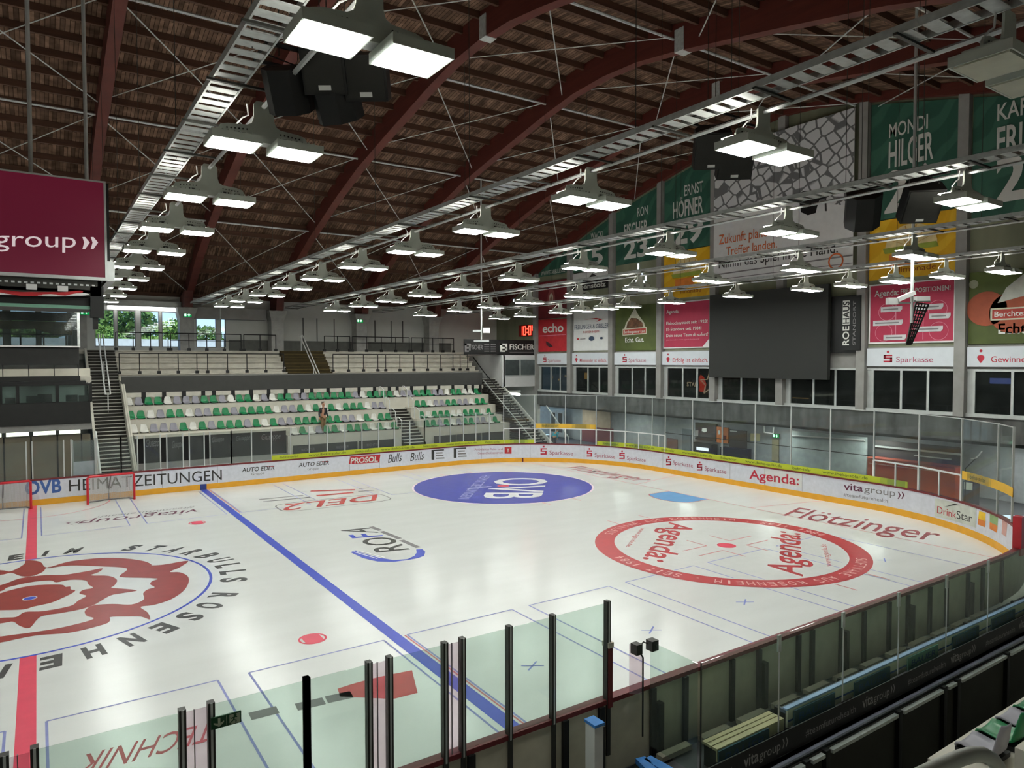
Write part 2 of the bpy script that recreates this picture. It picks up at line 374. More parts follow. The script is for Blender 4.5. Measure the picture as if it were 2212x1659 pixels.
ice([(-25.77, -13.3), (-25.72, -13.3), (-25.72, 13.3), (-25.77, 13.3)], 'goal_line', M_lr)
mb = MB()
for s in (1, -1): strip(mb, (25.74, s*3.5), (29.7, s*4.35), .05, .002)
mb.build('trapezoid_line', M_lr, floor)
cre = [(25.72, 1.22), (24.4, 1.22)]+[(25.72-1.83*math.cos(t), 1.83*math.sin(t)) for t in [.72-1.44*k/16 for k in range(1, 16)]]+[(24.4, -1.22), (25.72, -1.22)]
ice(cre, 'goal_crease', mat('crease_blue', '#6aa3d8', .35, var=.05))
mb = MB()
for a, b in zip(cre, cre[1:]): strip(mb, a, b, .05, .004)
mb.build('crease_outline', M_lr, floor)
ring(0, 0, 4.44, 4.52, 'center_circle', M_lblue)
ring(0, -14.65, 2.94, 3.0, 'referee_crease', M_lr, a0=0, a1=180, n=40); ring(0, 14.62, 2.94, 3.0, 'referee_crease', M_lr, a0=180, a1=360, n=40)
SX = 19.84
def spot(cx, cy):
    ring(cx, cy, .27, .32, 'faceoff_spot', M_line, .0045, 40)
    pts = [(cx+.27*math.cos(t), cy+.27*math.sin(t)) for t in [math.radians(a) for a in list(range(-50, 51, 10))+list(range(130, 231, 10))]]
    ice([(cx+(y-cy), cy+(x-cx)) for x, y in pts][::-1], 'faceoff_spot', M_line, .004)
for x in (5.4, -5.4):
    for y in (7, -7): spot(x, y)
# small-pitch training lines
mb = MB()
for x0, x1 in ((.3, 3.15), (3.75, 6.72), (7.3, 10.25), (10.78, 13.55), (14.19, 17.06), (17.7, 20.6), (21.2, 24.1), (-3.15, -.3)):
    for s in (1, -1):
        strip(mb, (x0, s*8), (x1, s*8), .045, .0022); strip(mb, (x0, s*8), (x0, s*14.1), .045, .0022); strip(mb, (x1, s*8), (x1, s*14.1), .045, .0022)
mb.build('training_lines', M_lthin, floor)
mb = MB(); strip(mb, (7.24, -14.6), (7.24, -8), .04, .003); strip(mb, (7.24, 14.6), (7.24, 8), .04, .003); mb.build('red_edge_line', M_lr, floor)
mb = MB()
for x, y in ((8.74, -11), (12.2, -11), (15.64, -11), (22.58, -11)):
    strip(mb, (x-.2, y-.13), (x+.2, y+.13), .04, .003); strip(mb, (x-.2, y+.13), (x+.2, y-.13), .04, .003)
mb.build('cross_marks', mat('cross_blue', '#6f7cc4', .4), floor)
# face-off circle with red ring (near right)
disc(SX, -7, 4.5, 'agenda_ring', M_agr, .0046, 96); disc(SX, -7, 3.82, 'agenda_field', mat('agenda_ice', '#dbdcd9', .22, var=.02), .0054, 96)
mb = MB()
for x0, x1, s in ((14.19, 17.06, 1), (17.7, 20.6, 1), (21.2, 24.1, 1)):
    def clip(a, b):
        a, b = Vector(a), Vector(b); c = Vector((SX, -7)); pts = []
        for k in range(41):
            p = a.lerp(b, k/40)
            pts.append((p, (p-c).length < 3.8))
        ins = [p for p, i in pts if i]
        if len(ins) > 1: strip(mb, ins[0], ins[-1], .045, .006)
    clip((x0, -8), (x1, -8)); clip((x0, -8), (x0, -14)); clip((x1, -8), (x1, -14))
mb.build('training_lines', M_lthin, floor)
disc(SX, -7, .32, 'faceoff_spot', M_line, .0065, 40)
mb = MB()
for sx in (1, -1):
    for sy in (1, -1):
        strip(mb, (SX+sx*.6, -7+sy*.35), (SX+sx*1.8, -7+sy*.35), .05, .0065); strip(mb, (SX+sx*.6, -7+sy*.35), (SX+sx*.6, -7+sy*1.25), .05, .0065)
for sx in (1, -1):
    for cy in (-7, 7):
        for sy in (1, -1): strip(mb, (SX+sx*.85, cy+sy*4.5), (SX+sx*.85, cy+sy*5.15), .05, .0045)
mb.build('faceoff_hash_marks', M_lr, floor)
# blue circle (far right)
ring(SX, 7, 4.5, 4.6, 'faceoff_rim', mat('rim_pale', '#e6d2dc', .4), .0043)
disc(SX, 7, 4.5, 'blue_disc', mat('disc_blue', '#4a4fae', .3, var=.06), .0046, 96)
disc(SX, 7, .3, 'faceoff_spot', M_line, .0085, 40)
def I(u, v, z=.0): return Vector((*P('z', 0, u, v).xy, z))
def itext(s, bs, be, ts, name, m, z=.007, bold=0, shear=0):
    a, b, c = I(*bs, z), I(*be, z), I(*ts, z); return text(s, aff(a, b, c), name, m, floor, bold, shear)
itext('OVB', (1076, 1033), (1042, 1077), (1182, 1033), 'logo_lettering', M_iw, .0065, .012)
itext('HEIMATZEITUNGEN', (1041, 1027), (989, 1078), (1061, 1027), 'logo_lettering', mat('ice_lilac', '#a9abd6', .4), .0065)
mb = MB(); strip(mb, I(1062, 1051).xy, I(1010, 1056).xy, .22, .0064); strip(mb, I(1062, 1051).xy, I(1020, 1049).xy, .08, .0064); mb.build('logo_pen', mat('ice_lilac', ''), floor)
AR = [I(1733, 1246), I(1727, 1153), I(1659, 1233)]
def rot(v): return Vector((2*SX-v.x, -14-v.y, 0))
AW = [I(1797, 1224), I(1784, 1176), I(1783, 1224)]
for fn in (lambda v: v, rot):
    a = [fn(v)+Vector((0, 0, .0068)) for v in AR]; text('Agenda:', aff(*a), 'agenda_lettering', M_agr, floor, .015)
    a = [fn(v)+Vector((0, 0, .0068)) for v in AW]; text('www.agenda.de', aff(*a), 'agenda_web_lettering', M_agr, floor)
def arctext(s, cx, cy, r, h, a0, step, name, m, z, parent, bold=0, shear=0):   # letters clockwise, tops outwards
    for i, ch in enumerate(s):
        if ch == ' ': continue
        t = math.radians(a0-step*i); R = Vector((math.cos(t), math.sin(t), 0)); T = Vector((R.y, -R.x, 0))
        c = Vector((cx, cy, z))+R*r; w = h*(.2 if ch in 'I-1' else .62)*1.0
        text(ch, aff(c-T*w/2, c+T*w/2, c-T*w/2+R*h+T*shear*h), name, m, parent, bold)
for a0 in (122, -58):                                   # ring lettering, read from outside
    arctext('SOFTWARE AUS ROSENHEIM - SEIT 1984', SX, -7, 4.0, .33, a0, 4.1, 'ring_lettering', mat('ring_pink', '#e0b6b0', .4), .0066, floor)
L1 = ('STARBULLS', 56.5, 9.0), ('ROSENHEIM', -31, 9.0), ('STARBULLS', -124, 9.0), ('ROSENHEIM', 149, 9.0)
for s, a0, st in L1: arctext(s, 0, 0, 4.78, .66, a0, st, 'ring_letter', M_ik, .003, floor, .045, .12)
def ipoly(pix, name, m, z=.004): return ice([I(u, v).xy for u, v in pix], name, m, z)
C1 = lambda pts: [(x*.217, 1000+y*.217) for x, y in pts]
# the flaming rose emblem in the centre circle
rose = [
 [(-330, 1110), (0, 1070), (108, 1080), (240, 1010), (262, 970), (400, 985), (470, 1040), (700, 980), (1000, 948), (1250, 952), (1440, 980), (1510, 1015), (1500, 1022), (1640, 1012), (1870, 975), (1790, 1040), (1690, 1085), (1790, 1090), (1870, 1130), (1875, 1200), (1820, 1280), (1700, 1360), (1530, 1415), (1400, 1435), (1470, 1490), (1492, 1560), (1400, 1530), (1250, 1530), (1100, 1535), (1095, 1570), (1030, 1610), (700, 1690), (350, 1720), (0, 1790), (-330, 1840), (-330, 1780), (0, 1730), (300, 1690), (500, 1660), (700, 1620), (930, 1555), (860, 1520), (848, 1470), (930, 1420), (1120, 1405), (1310, 1410), (1430, 1360), (1425, 1300), (1470, 1260), (1540, 1240), (1495, 1210), (1510, 1180), (1560, 1150), (1230, 1140), (1195, 1120), (1260, 1050), (980, 1030), (700, 1022), (500, 1045), (465, 1040), (420, 1090), (300, 1130), (200, 1125), (108, 1095), (0, 1118), (-330, 1150)],
 [(-330, 1290), (0, 1220), (200, 1150), (450, 1118), (640, 1115), (860, 1080), (1020, 1050), (980, 1090), (905, 1120), (1080, 1125), (1165, 1165), (1140, 1220), (1110, 1245), (1250, 1255), (1365, 1272), (1200, 1300), (1090, 1325), (900, 1430), (640, 1490), (440, 1520), (370, 1560), (292, 1645), (190, 1620), (130, 1580), (0, 1600), (-330, 1640), (-330, 1590), (0, 1545), (160, 1535), (250, 1485), (440, 1475), (700, 1425), (780, 1370), (860, 1325), (790, 1300), (830, 1265), (925, 1245), (880, 1210), (850, 1170), (700, 1165), (560, 1190), (500, 1170), (300, 1190), (80, 1240), (0, 1280), (-330, 1340)],
 [(-200, 1390), (0, 1300), (300, 1225), (600, 1212), (650, 1235), (700, 1232), (705, 1260), (750, 1268), (715, 1300), (600, 1355), (500, 1395), (340, 1430), (230, 1460), (0, 1468), (-200, 1480)]]
def smooth(pl, n=4):
    out = []; L_ = len(pl)
    for i in range(L_):
        p0, p1, p2, p3 = (Vector(pl[(i+d) % L_]) for d in (-1, 0, 1, 2))
        for k in range(n):
            t = k/n; out.append(tuple(.5*((2*p1)+(p2-p0)*t+(2*p0-5*p1+4*p2-p3)*t*t+(3*p1-p0-3*p2+p3)*t**3)))
    return out
for k, pl in enumerate(rose): ipoly(smooth(C1(pl)), 'rose_emblem', M_rose, .004)
disc(0, 0, .17, 'center_spot_rim', M_iw, .005, 32); disc(0, 0, .14, 'center_spot', M_lblue, .0055, 32)
# other adverts on the ice
itext('vitagroup', (431, 1099), (176, 1125), (424, 1108), 'vitagroup_lettering', M_inkp, .003)
for u in (150, 168): ipoly([(u+8, 1127-(u-150)*.1), (u-8, 1130-(u-150)*.1), (u+10, 1135-(u-150)*.1), (u-2, 1130.5-(u-150)*.1)], 'vitagroup_chevron', M_inkp, .003)
itext('#teamfuturehealth', (421, 1093.5), (213, 1115), (417, 1097.5), 'vitagroup_hashtag', M_inkg, .003)
itext('DEL2', (815.6, 1068.5), (616, 1090), (812, 1081), 'league_lettering', mat('del_red', '#c04c4a', .4), .004, .012)
c = Vector((11.3, 7.85)); ax = Vector((1, -.03)).normalized(); ay = Vector((-ax.y, ax.x)); mb = MB(); prevp = None
for k in range(65):
    t = 2*PI*k/64; ct, st = math.cos(t), math.sin(t); q = c+ax*2.5*math.copysign(abs(ct)**.35, ct)+ay*.95*math.copysign(abs(st)**.45, st)
    if prevp is not None: strip(mb, prevp, q, .07, .004)
    prevp = q
mb.build('league_frame', M_inkg, floor)
mb = MB()
for a, b in (((671, 1061), (767, 1058)), ((684, 1071), (763, 1064))): strip(mb, I(*a).xy, I(*b).xy, .34, .004)
mb.build('league_red_bars', mat('del_red', ''), floor)
mb = MB()
for a, b in (((560, 1079), (655, 1070)), ((568, 1084), (670, 1074)), ((775, 1056), (798, 1054)), ((774, 1062), (808, 1059))): strip(mb, I(*a).xy, I(*b).xy, .16, .004)
mb.build('league_grey_bars', M_inkg, floor)
itext('RO', (885, 1187), (841, 1159), (815, 1194), 'rofa_lettering', M_ik, .004, .01); itext('F', (828, 1158), (818, 1151), (762, 1163), 'rofa_lettering', M_lblue, .004, .01); itext('A', (817, 1151), (795, 1140), (748, 1152), 'rofa_lettering', M_ik, .004, .01)
mb = MB()
for a, b in (((801, 1138), (822, 1146)), ((824, 1148), (864, 1164)), ((867, 1167), (904, 1183))): strip(mb, I(*a).xy, I(*b).xy, .2, .004)
mb.build('rofa_tagline', M_inkg, floor)
ipoly([(899, 1187), (912, 1186), (919, 1192), (916, 1201), (903, 1206), (880, 1210), (850, 1214), (815, 1213), (785, 1206), (765, 1197), (757, 1193), (768, 1189), (785, 1194), (820, 1205), (850, 1210), (880, 1208), (895, 1201), (900, 1194)], 'rofa_swoosh', M_lblue)
mb = MB()
for k in range(3): strip(mb, I(764+k*7, 1192-k*.8).xy, I(815+k*8, 1207-k*1.4).xy, .05, .0048)
mb.build('rofa_swoosh_gaps', M_iw, floor)
M_flo = mat('floe_red', '#97444c', .4)
itext('Flötzinger', (1215, 1011), (1386, 1041), (1248, 1006), 'floetzinger_lettering', M_flo, .003, .004, .3)
itext('Flötzinger', (1690, 1113), (2030, 1172), (1712, 1094), 'floetzinger_lettering', M_flo, .003, .006, .3)
itext('TECHNIK', (468, 1556), (186, 1630), (452, 1600), 'technik_lettering', mat('tech_red', '#b0484e', .4), .003)
mb = MB()
for a, b in (((540, 1548), (600, 1533)), ((640, 1528), (700, 1514)), ((705, 1512), (760, 1500))): strip(mb, I(*a).xy, I(*b).xy, .3, .003)
mb.build('technik_grey_marks', M_inkg, floor)
ipoly([(729, 1488), (760, 1478), (800, 1467), (830, 1460), (890, 1448), (902, 1497), (850, 1510), (735, 1505)], 'technik_red_block', mat('tech_red2', '#c2484b', .4), .003)
# ================================================================== BOARDS
def rimpt(s, off=0):                                    # s: metres along the boards from the far centre line towards the right end
    A = RC*PI/2; r = RC+off
    s0 = HX-RC; s1 = s0+A; s2 = s1+2*(HY-RC); s3 = s2+A
    if s <= s0: return Vector((s, HY+off, 0)), Vector((0, 1, 0))
    if s <= s1: a = PI/2-(s-s0)/RC; return Vector((HX-RC+r*math.cos(a), HY-RC+r*math.sin(a), 0)), Vector((math.cos(a), math.sin(a), 0))
    if s <= s2: return Vector((HX+off, HY-RC-(s-s1), 0)), Vector((1, 0, 0))
    if s <= s3: a = -(s-s2)/RC; return Vector((HX-RC+r*math.cos(a), -HY+RC+r*math.sin(a), 0)), Vector((math.cos(a), math.sin(a), 0))
    return Vector((HX-RC-(s-s3), -HY-off, 0)), Vector((0, -1, 0))
S3 = HX-RC+RC*PI+2*(HY-RC)
def s_of(u, z=1.0, off=0):
    lo, hi = -3.5, 57.5
    for _ in range(44):
        m = (lo+hi)/2; p = rimpt(m, off)[0]; p.z = z
        if PX(p)[0] < u: lo = m
        else: hi = m
    return (lo+hi)/2
def z_of(s, v, off=0):
    p = rimpt(s, off)[0]; a = PX((p.x, p.y, 0))[1]; b = PX((p.x, p.y, 1))[1]; return (v-a)/(b-a)
boards = empty('dasher_boards', (0, HY, 0), 'white rink boards with yellow kick plate and dark red cap, adverts all along', 'rink boards')
def band(o0, o1, z0, z1, name, m, S):                   # solid strip following the boards
    mb = MB()
    for a, b in zip(S, S[1:]):
        (p, _), (q, _), (p2, _), (q2, _) = rimpt(a, o0), rimpt(b, o0), rimpt(a, o1), rimpt(b, o1)
        V = [(p.x, p.y, z0), (q.x, q.y, z0), (q2.x, q2.y, z0), (p2.x, p2.y, z0)]; V += [(x, y, z1) for x, y, _ in V]
        mb.add(V, [(0, 3, 2, 1), (4, 5, 6, 7), (0, 1, 5, 4), (1, 2, 6, 5), (2, 3, 7, 6), (3, 0, 4, 7)])
    return mb.build(name, m, boards)
SG = 8.3                                                # the open bench gate lies just left of x = 8.2 on the near side
Sall = [-34+HX-RC-8.5+.5*k for k in range(0, 10)]
Sfar = [-24+.75*k for k in range(0, 60)]
Sfar = [s for s in Sfar if s < HX-RC]+[HX-RC+RC*PI/2*k/80 for k in range(81)]+[HX-RC+RC*PI/2+(2*HY-2*RC)*k/14 for k in range(1, 15)]
Sfar += [HX-RC+RC*PI/2+2*(HY-RC)+RC*PI/2*k/80 for k in range(1, 81)]+[S3+.7*k for k in range(1, 65)]
band(0, .06, .26, 1.1, 'board_facing', M_board, Sfar)
band(-.012, .06, 0, .26, 'kick_plate', M_kick, Sfar)
band(-.02, .14, 1.1, 1.17, 'cap_rail', M_rail, Sfar)
band(.1, .12, -.02, 1.1, 'board_back', M_backpanel, [s for s in Sfar if s > S3-3])
for k_, x in enumerate([4.2, 5.0, 6.6, 7.3, 8.4, 9.15, 10.35, 11.1, 12.3, 12.75, 13.75, 14.6, 15.6, 16.4, 17.4, 18.2, 19.3, 20.1, 21.2]):
    MB().box(x-.05, x+.05, -14.83, -14.76, 0, 1.1).build('board_post', M_black, boards)
    if k_ % 3 == 1: MB().box(x+.07, x+.17, -14.88, -14.76, 0, .85).build('board_strut', M_postd, boards)
for x in [8.7+.98*k for k in range(12)]:
    MB().box(x-.35, x+.33, -15.06, -14.92, .02, .1).build('board_sill', mat('sill_beige', '#a39d8c', .7), boards)
ice([(25.4, 13.0), (25.5, 13.05)]+[(25.5, 13.1), (25.4, 13.1)], 'goal_line_end', M_lr, .001)
for s in (7.02,):
    mb = MB(); mb.box(s-.15, s+.15, HY-.02, HY, 0, .27).build('kick_plate_blue', mat('kick_blue', '#33407c', .4), boards)
mb = MB(); p, nrm = rimpt(s_of(1129, .1)); t = Vector((nrm.y, -nrm.x, 0)); p = p-nrm*.02
mb.quad(p-t*.05, p+t*.05, p+t*.05+Vector((0, 0, .26)), p-t*.05+Vector((0, 0, .26))); mb.build('kick_plate_red', M_rail, boards)
for u in (350, 470, 755, 820, 1040, 1145, 1262, 1432, 1577, 1652, 1733, 1918, 2109):      # seams between board panels
    s = s_of(u, .7); p, nrm = rimpt(s, -.004); t = Vector((nrm.y, -nrm.x, 0))*.008
    MB().quad(p-t+Vector((0, 0, .27)), p+t+Vector((0, 0, .27)), p+t+Vector((0, 0, 1.1)), p-t+Vector((0, 0, 1.1))).build('board_seam', M_inkg, boards)
def bmap(u0, v0, u1, v1, vt, off=-.008):                # advert on the boards between two baseline pixels, vt: cap top above the start
    s0, s1 = s_of(u0, .7), s_of(u1, .7); z0, z1, zt = z_of(s0, v0), z_of(s1, v1), z_of(s0, vt)
    def fn(u, w):
        s = s0+(s1-s0)*u; p, _ = rimpt(s, off); p.z = z0+(z1-z0)*u+w*(zt-z0); return p
    return fn
def btext(s, a, name, m, bold=0, shear=0): return text(s, bmap(*a), name, m, boards, bold, shear)
def bpatch(q, name, m, off=-.005):                      # q: four pixels tl, tr, br, bl
    mb = MB(); s = [s_of(u, .7) for u, v in q]; z = [max(.27, min(1.095, z_of(a, v))) for a, (u, v) in zip(s, q)]; N = 6
    for k in range(N):
        c = []
        for t, e in ((k/N, 0), ((k+1)/N, 0), ((k+1)/N, 1), (k/N, 1)):
            i, j = (3, 2) if e == 0 else (0, 1)
            p, _ = rimpt(s[i]+(s[j]-s[i])*t, off); p.z = z[i]+(z[j]-z[i])*t; c.append(p)
        mb.quad(*c)
    return mb.build(name, m, boards)
btext('OVB', (54, 1069, 133, 1062, 1041), 'ovb_lettering', M_inkb, .03)
btext('HEIMATZEITUNGEN', (149, 1061.5, 479, 1036.5, 1037), 'ovb_lettering', M_ink)
for a, b in (((522.6, 1020, 593, 1014.5, 1011), ((563, 1008), (589, 1006), (593, 1008.5), (575, 1007.5))), ((645, 1009, 711, 1003.5, 1000.5), ((683, 997.5), (706, 995.5), (710, 998), (694, 997)))):
    btext('AUTO EDER', a, 'auto_lettering', M_ink, .01, .15); bpatch(b, 'auto_swoosh', M_inkr)
btext('Gruppe', (543, 1027, 571, 1024, 1021.5), 'auto_lettering', M_inkg); btext('Gruppe', (664, 1016, 688, 1013.5, 1011), 'auto_lettering', M_inkg)
bpatch(((757, 986), (822, 982), (819, 999), (753, 1003)), 'prosol_field', M_inkr); btext('PROSOL', (757, 1001, 816, 997, 989.5), 'prosol_lettering', M_inkw, .03, .1).location.z += 0
for v in bpy.data.objects['prosol_lettering'].data.vertices: v.co.y -= .004
btext('Bulls', (838, 1000, 868, 996, 982), 'bulls_lettering', M_ink, 0, .3); btext('Bulls', (886, 996, 916, 992, 979), 'bulls_lettering', M_ink, 0, .3)
for dx, dv in ((0, 0), (48, -4)):
    bpatch(((932+dx, 972+dv), (938+dx, 972+dv), (938+dx, 993+dv), (932+dx, 993+dv)), 'joiner_mark', M_ink); bpatch(((932+dx, 972+dv), (959+dx, 970.5+dv), (959+dx, 973+dv), (932+dx, 974.5+dv)), 'joiner_mark', M_ink)
    for k in range(3): bpatch(((941+dx, 977.5+dv+k*5.6), (956+dx+k*2, 976.8+dv+k*5.6), (956+dx+k*2, 979.5+dv+k*5.6), (941+dx, 980.2+dv+k*5.6)), 'joiner_bars', M_inkg)
btext('Ambulantes Reha- und', (1025, 973, 1086, 972, 968.5), 'reha_lettering', mat('ink_rose', '#a7677c', .6)); btext('Gesundheitszentrum', (1032, 981.5, 1086, 980, 976.5), 'reha_lettering', mat('ink_rose', ''))
bpatch(((1090, 965.5), (1105, 965.5), (1105, 980), (1090, 980)), 'reha_square', M_inkr)
btext('X', (1094.5, 978.5, 1100.5, 978.5, 967), 'reha_square_mark', M_inkw)
for v in bpy.data.objects['reha_square_mark'].data.vertices: v.co -= Vector((.003, .004, 0))
M_spk = mat('spk_red', '#b4263a', .5); M_spt = mat('spk_text', '#a35067', .5)
def spk_board(u0, v0, u1, v1):                          # the stepped S with its dot
    w, h = u1-u0, v1-v0; X = lambda t: u0+w*t; Yv = lambda t: v0+h*t
    for x0, x1, y0, y1 in ((0, 1, .28, .42), (0, .26, .28, .68), (0, 1, .55, .68), (.74, 1, .55, 1), (0, 1, .85, 1)):
        bpatch(((X(x0), Yv(y0)), (X(x1), Yv(y0)), (X(x1), Yv(y1)), (X(x0), Yv(y1))), 'savings_mark', M_spk)
    bpatch(((X(.36), Yv(0)), (X(.66), Yv(0)), (X(.66), Yv(.19)), (X(.36), Yv(.19))), 'savings_mark', M_spk)
for a, b in (((1167.5, 963, 1181, 982), (1187, 981.5, 1238, 984, 973)), ((1267.6, 968, 1279, 986.5), (1284.6, 987, 1329, 991, 979)), ((1338, 973, 1349.6, 991.5), (1354.6, 993, 1395, 998, 985)), ((1439, 986, 1450, 1005), (1454, 1003, 1497, 1010, 995)), ((1506, 997, 1517, 1016.5), (1522.5, 1016, 1569, 1024, 1007))):
    spk_board(*a); btext('Sparkasse', b, 'savings_lettering', M_spt)
bpatch(((1650, 1002), (1733, 1016), (1732, 1054), (1650, 1038)), 'agenda_panel', M_white, -.003)
btext('Agenda:', (1619, 1033.5, 1726, 1048, 1014.5), 'agenda_lettering', M_spk, .012)
btext('vita', (1823, 1058, 1864, 1062, 1043), 'vitagroup_lettering', M_inkp, .012); btext('group', (1867, 1063, 1934, 1072.5, 1049), 'vitagroup_lettering', M_inkg)
for u in (1940, 1948): bpatch(((u-1, 1062), (u+2, 1062.5), (u+6, 1070), (u+3, 1070)), 'vitagroup_chevron', M_inkp); bpatch(((u+3, 1070), (u+6, 1070), (u+1, 1078), (u-1, 1077)), 'vitagroup_chevron', M_inkp)
btext('#teamfuturehealth', (1822.5, 1071.5, 1918, 1086, 1064.5), 'vitagroup_hashtag', M_inkg)
bpatch(((2019.5, 1076), (2109, 1094), (2108.6, 1140), (2019.5, 1115)), 'drink_panel', mat('drink_panel', '#c9cdc3', .5))
btext('Drink', (2025, 1108, 2066, 1120, 1093), 'drink_lettering', M_inkr); btext('Star', (2067, 1120, 2100, 1128.5, 1103), 'drink_lettering', M_ink)
bpatch(((2040, 1095), (2062, 1088), (2075, 1092), (2062, 1091)), 'drink_swoosh', M_ink, -.012)
M_y1 = mat('logo_yellow', '#e8bd2e', .5); M_o1 = mat('logo_orange', '#d77c33', .5); M_gr1 = mat('logo_green', '#8da873', .5); M_pk1 = mat('logo_pink', '#c9998f', .5)
bpatch(((2115, 1104), (2129, 1108), (2129, 1126), (2113, 1120)), 'drink_logo', M_y1); bpatch(((2113, 1120), (2129, 1126), (2128, 1139), (2112.5, 1133)), 'drink_logo', M_o1)
bpatch(((2138, 1109), (2156, 1116), (2155, 1136), (2138, 1128)), 'drink_logo', M_gr1); bpatch(((2138, 1128), (2155, 1136), (2154, 1151), (2138, 1142)), 'drink_logo', M_o1)
bpatch(((2165, 1121), (2176, 1126), (2174, 1160), (2164, 1153)), 'drink_logo', M_pk1)
# red foam pad at the near right corner gate
pp = P('y', -14.5, 2183, 1195); tag(MB().box(22.62, 22.86, -14.72, -14.5, .98, 2.05).build('gate_pad', mat('pad_red', '#b3202c', .45)), 'bright red foam pad on the gate post at the right end of the near boards', 'pad')

# ================================================================== GLASS PANES ON THE BOARDS
def pane(s0, s1, zt, i, grp, lab, lower=None, joint=False, last=False, m=M_g1, off=.06):
    p0, p1 = rimpt(s0, off)[0], rimpt(s1, off)[0]; zb = 1.17
    root = empty('rink_glass_panel', (p0.x, p0.y, zb), lab, 'glass panel', grp)
    n = (p1-p0).normalized(); nn = Vector((-n.y, n.x, 0))*.008
    a, b = p0+n*.03, p1-n*.03
    MB().prism([(a.x-nn.x, a.y-nn.y, zb), (b.x-nn.x, b.y-nn.y, zb), (b.x+nn.x, b.y+nn.y, zb), (a.x+nn.x, a.y+nn.y, zb)], (0, 0, zt-zb)).build('pane', m, root)
    ends = [p0]+([p1] if last else [])
    for q in ends: MB().bar((q.x, q.y, zb), (q.x, q.y, zt+.02), .06, .05, n).build('post', M_alu, root)
    if zt > 3.5: MB().bar((p0.x, p0.y, zt), (p1.x, p1.y, zt), .03, .03).build('top_rail', M_alu, root)
    if lower:
        mid = (p0+p1)/2; fr = MB()
        fr.bar((p0.x, p0.y, lower), (p1.x, p1.y, lower), .06, .06).bar((mid.x, mid.y, zb), (mid.x, mid.y, lower), .05, .05, n)
        for q in (p0, p1): fr.bar((q.x, q.y, zb), (q.x, q.y, lower), .08, .07, n)
        fr.build('lower_frame', M_white, root)
    if joint: MB().bar((p0.x, p0.y, 2.28), (p1.x, p1.y, 2.28), .03, .03).build('joint_strip', M_postd, root)
    return root
fb = [(-60, 58), (71, 139), (155, 207), (209, 262), (262, 298), (312.5, 347), (361, 396), (409.6, 441.7), (454, 500), (500, 543.7), (543.7, 586.6), (586.6, 628), (628, 668), (668, 707), (707, 745), (745, 782), (782, 817.6), (817.6, 852), (852, 885.5), (885.5, 917)]
for i, (a, b) in enumerate(fb):
    pane(s_of(a, 1.17, .06), s_of(b, 1.17, .06), 2.83, i, 'glass panels along the far boards', 'clear glass pane in white posts on the far boards, %s from the left' % ORD[i+1], last=True if i < 9 else i == len(fb)-1)
cb = [(917, 950), (950, 973), (973, 1001), (1001, 1028), (1028, 1057), (1057, 1088)]
for i, (a, b) in enumerate(cb):
    pane(s_of(a, 1.17, .06), s_of(b, 1.17, .06), 3.15, i, 'glass panels on the far corner of the boards', 'narrow glass pane on the far corner of the boards, %s from the left' % ORD[i+1])
eb = [(1088, 1155), (1155, 1221.6), (1221.6, 1288), (1288, 1351), (1351, 1409), (1409, 1437), (1437, 1496), (1496, 1560), (1560, 1631), (1631, 1708), (1708, 1793), (1793, 1887), (1887, 1984), (1984, 2076), (2076, 2154), (2154, 2186)]
for i, (a, b) in enumerate(eb):
    pane(s_of(a, 1.17, .06), s_of(b, 1.17, .06), 4.22, i, 'tall glass panels behind the goal end', 'tall glass pane on the goal end boards, %s from the left' % ORD[i+1],
         lower=2.12 if i < 6 or i in (12, 13) else None, joint=6 <= i < 12, last=i == len(eb)-1)
# solar advert strips at the foot of the glass
M_sol = mat('solar_lime', '#b4bf2f', .5, var=.05); M_sol2 = mat('solar_yellow', '#dcae3a', .5, var=.05); M_solt = mat('solar_text', '#4f5a1c', .6)
def solar(u0, u1, z0, z1, m, lab, texts):
    S0, S1 = s_of(u0, 1.2, .02), s_of(u1, 1.2, .02); N = max(2, int((S1-S0)/.6)); mb = MB()
    for k in range(N):
        a, b = rimpt(S0+(S1-S0)*k/N, .02)[0], rimpt(S0+(S1-S0)*(k+1)/N, .02)[0]
        a2, b2 = rimpt(S0+(S1-S0)*k/N, .035)[0], rimpt(S0+(S1-S0)*(k+1)/N, .035)[0]
        mb.add([(a.x, a.y, z0), (b.x, b.y, z0), (b.x, b.y, z1), (a.x, a.y, z1), (a2.x, a2.y, z0), (b2.x, b2.y, z0), (b2.x, b2.y, z1), (a2.x, a2.y, z1)], [(0, 1, 2, 3), (4, 7, 6, 5), (3, 2, 6, 7), (0, 4, 5, 1)])
    o = tag(mb.build('advert_strip', m), lab, 'advert strip', 'advert strips on the rink glass')
    L = S1-S0; k = 0; s = S0+.4; N = len(texts)
    while s+2.0 < S1:
        w, t = ((2.1, 'www.ibeko-solar.de') if k % 2 else (1.0, 'ibeko-solar')); zc = z0+(z1-z0)*.3; h = (z1-z0)*.5
        if s+w > S1: break
        text(t, lambda u, ww, s=s, w=w: (lambda p: Vector((p.x, p.y, zc+h*ww)))(rimpt(s+w*u, .012)[0]), 'strip_lettering', M_solt, o, .004)
        s += w+.55; k += 1
solar(587, 1154, 1.17, 1.42, M_sol, 'long lime advert strip at the foot of the far glass', ['a'])
solar(1157, 1287, 2.14, 2.42, M_sol2, 'orange-yellow advert strip across the glass beside the far corner stair', ['a'])
solar(1290, 1960, 1.17, 1.43, M_sol, 'long lime advert strip at the foot of the goal end glass', ['a'])
solar(2077, 2186, 2.0, 2.3, M_sol2, 'orange-yellow advert strip high on the glass at the right end', ['a'])

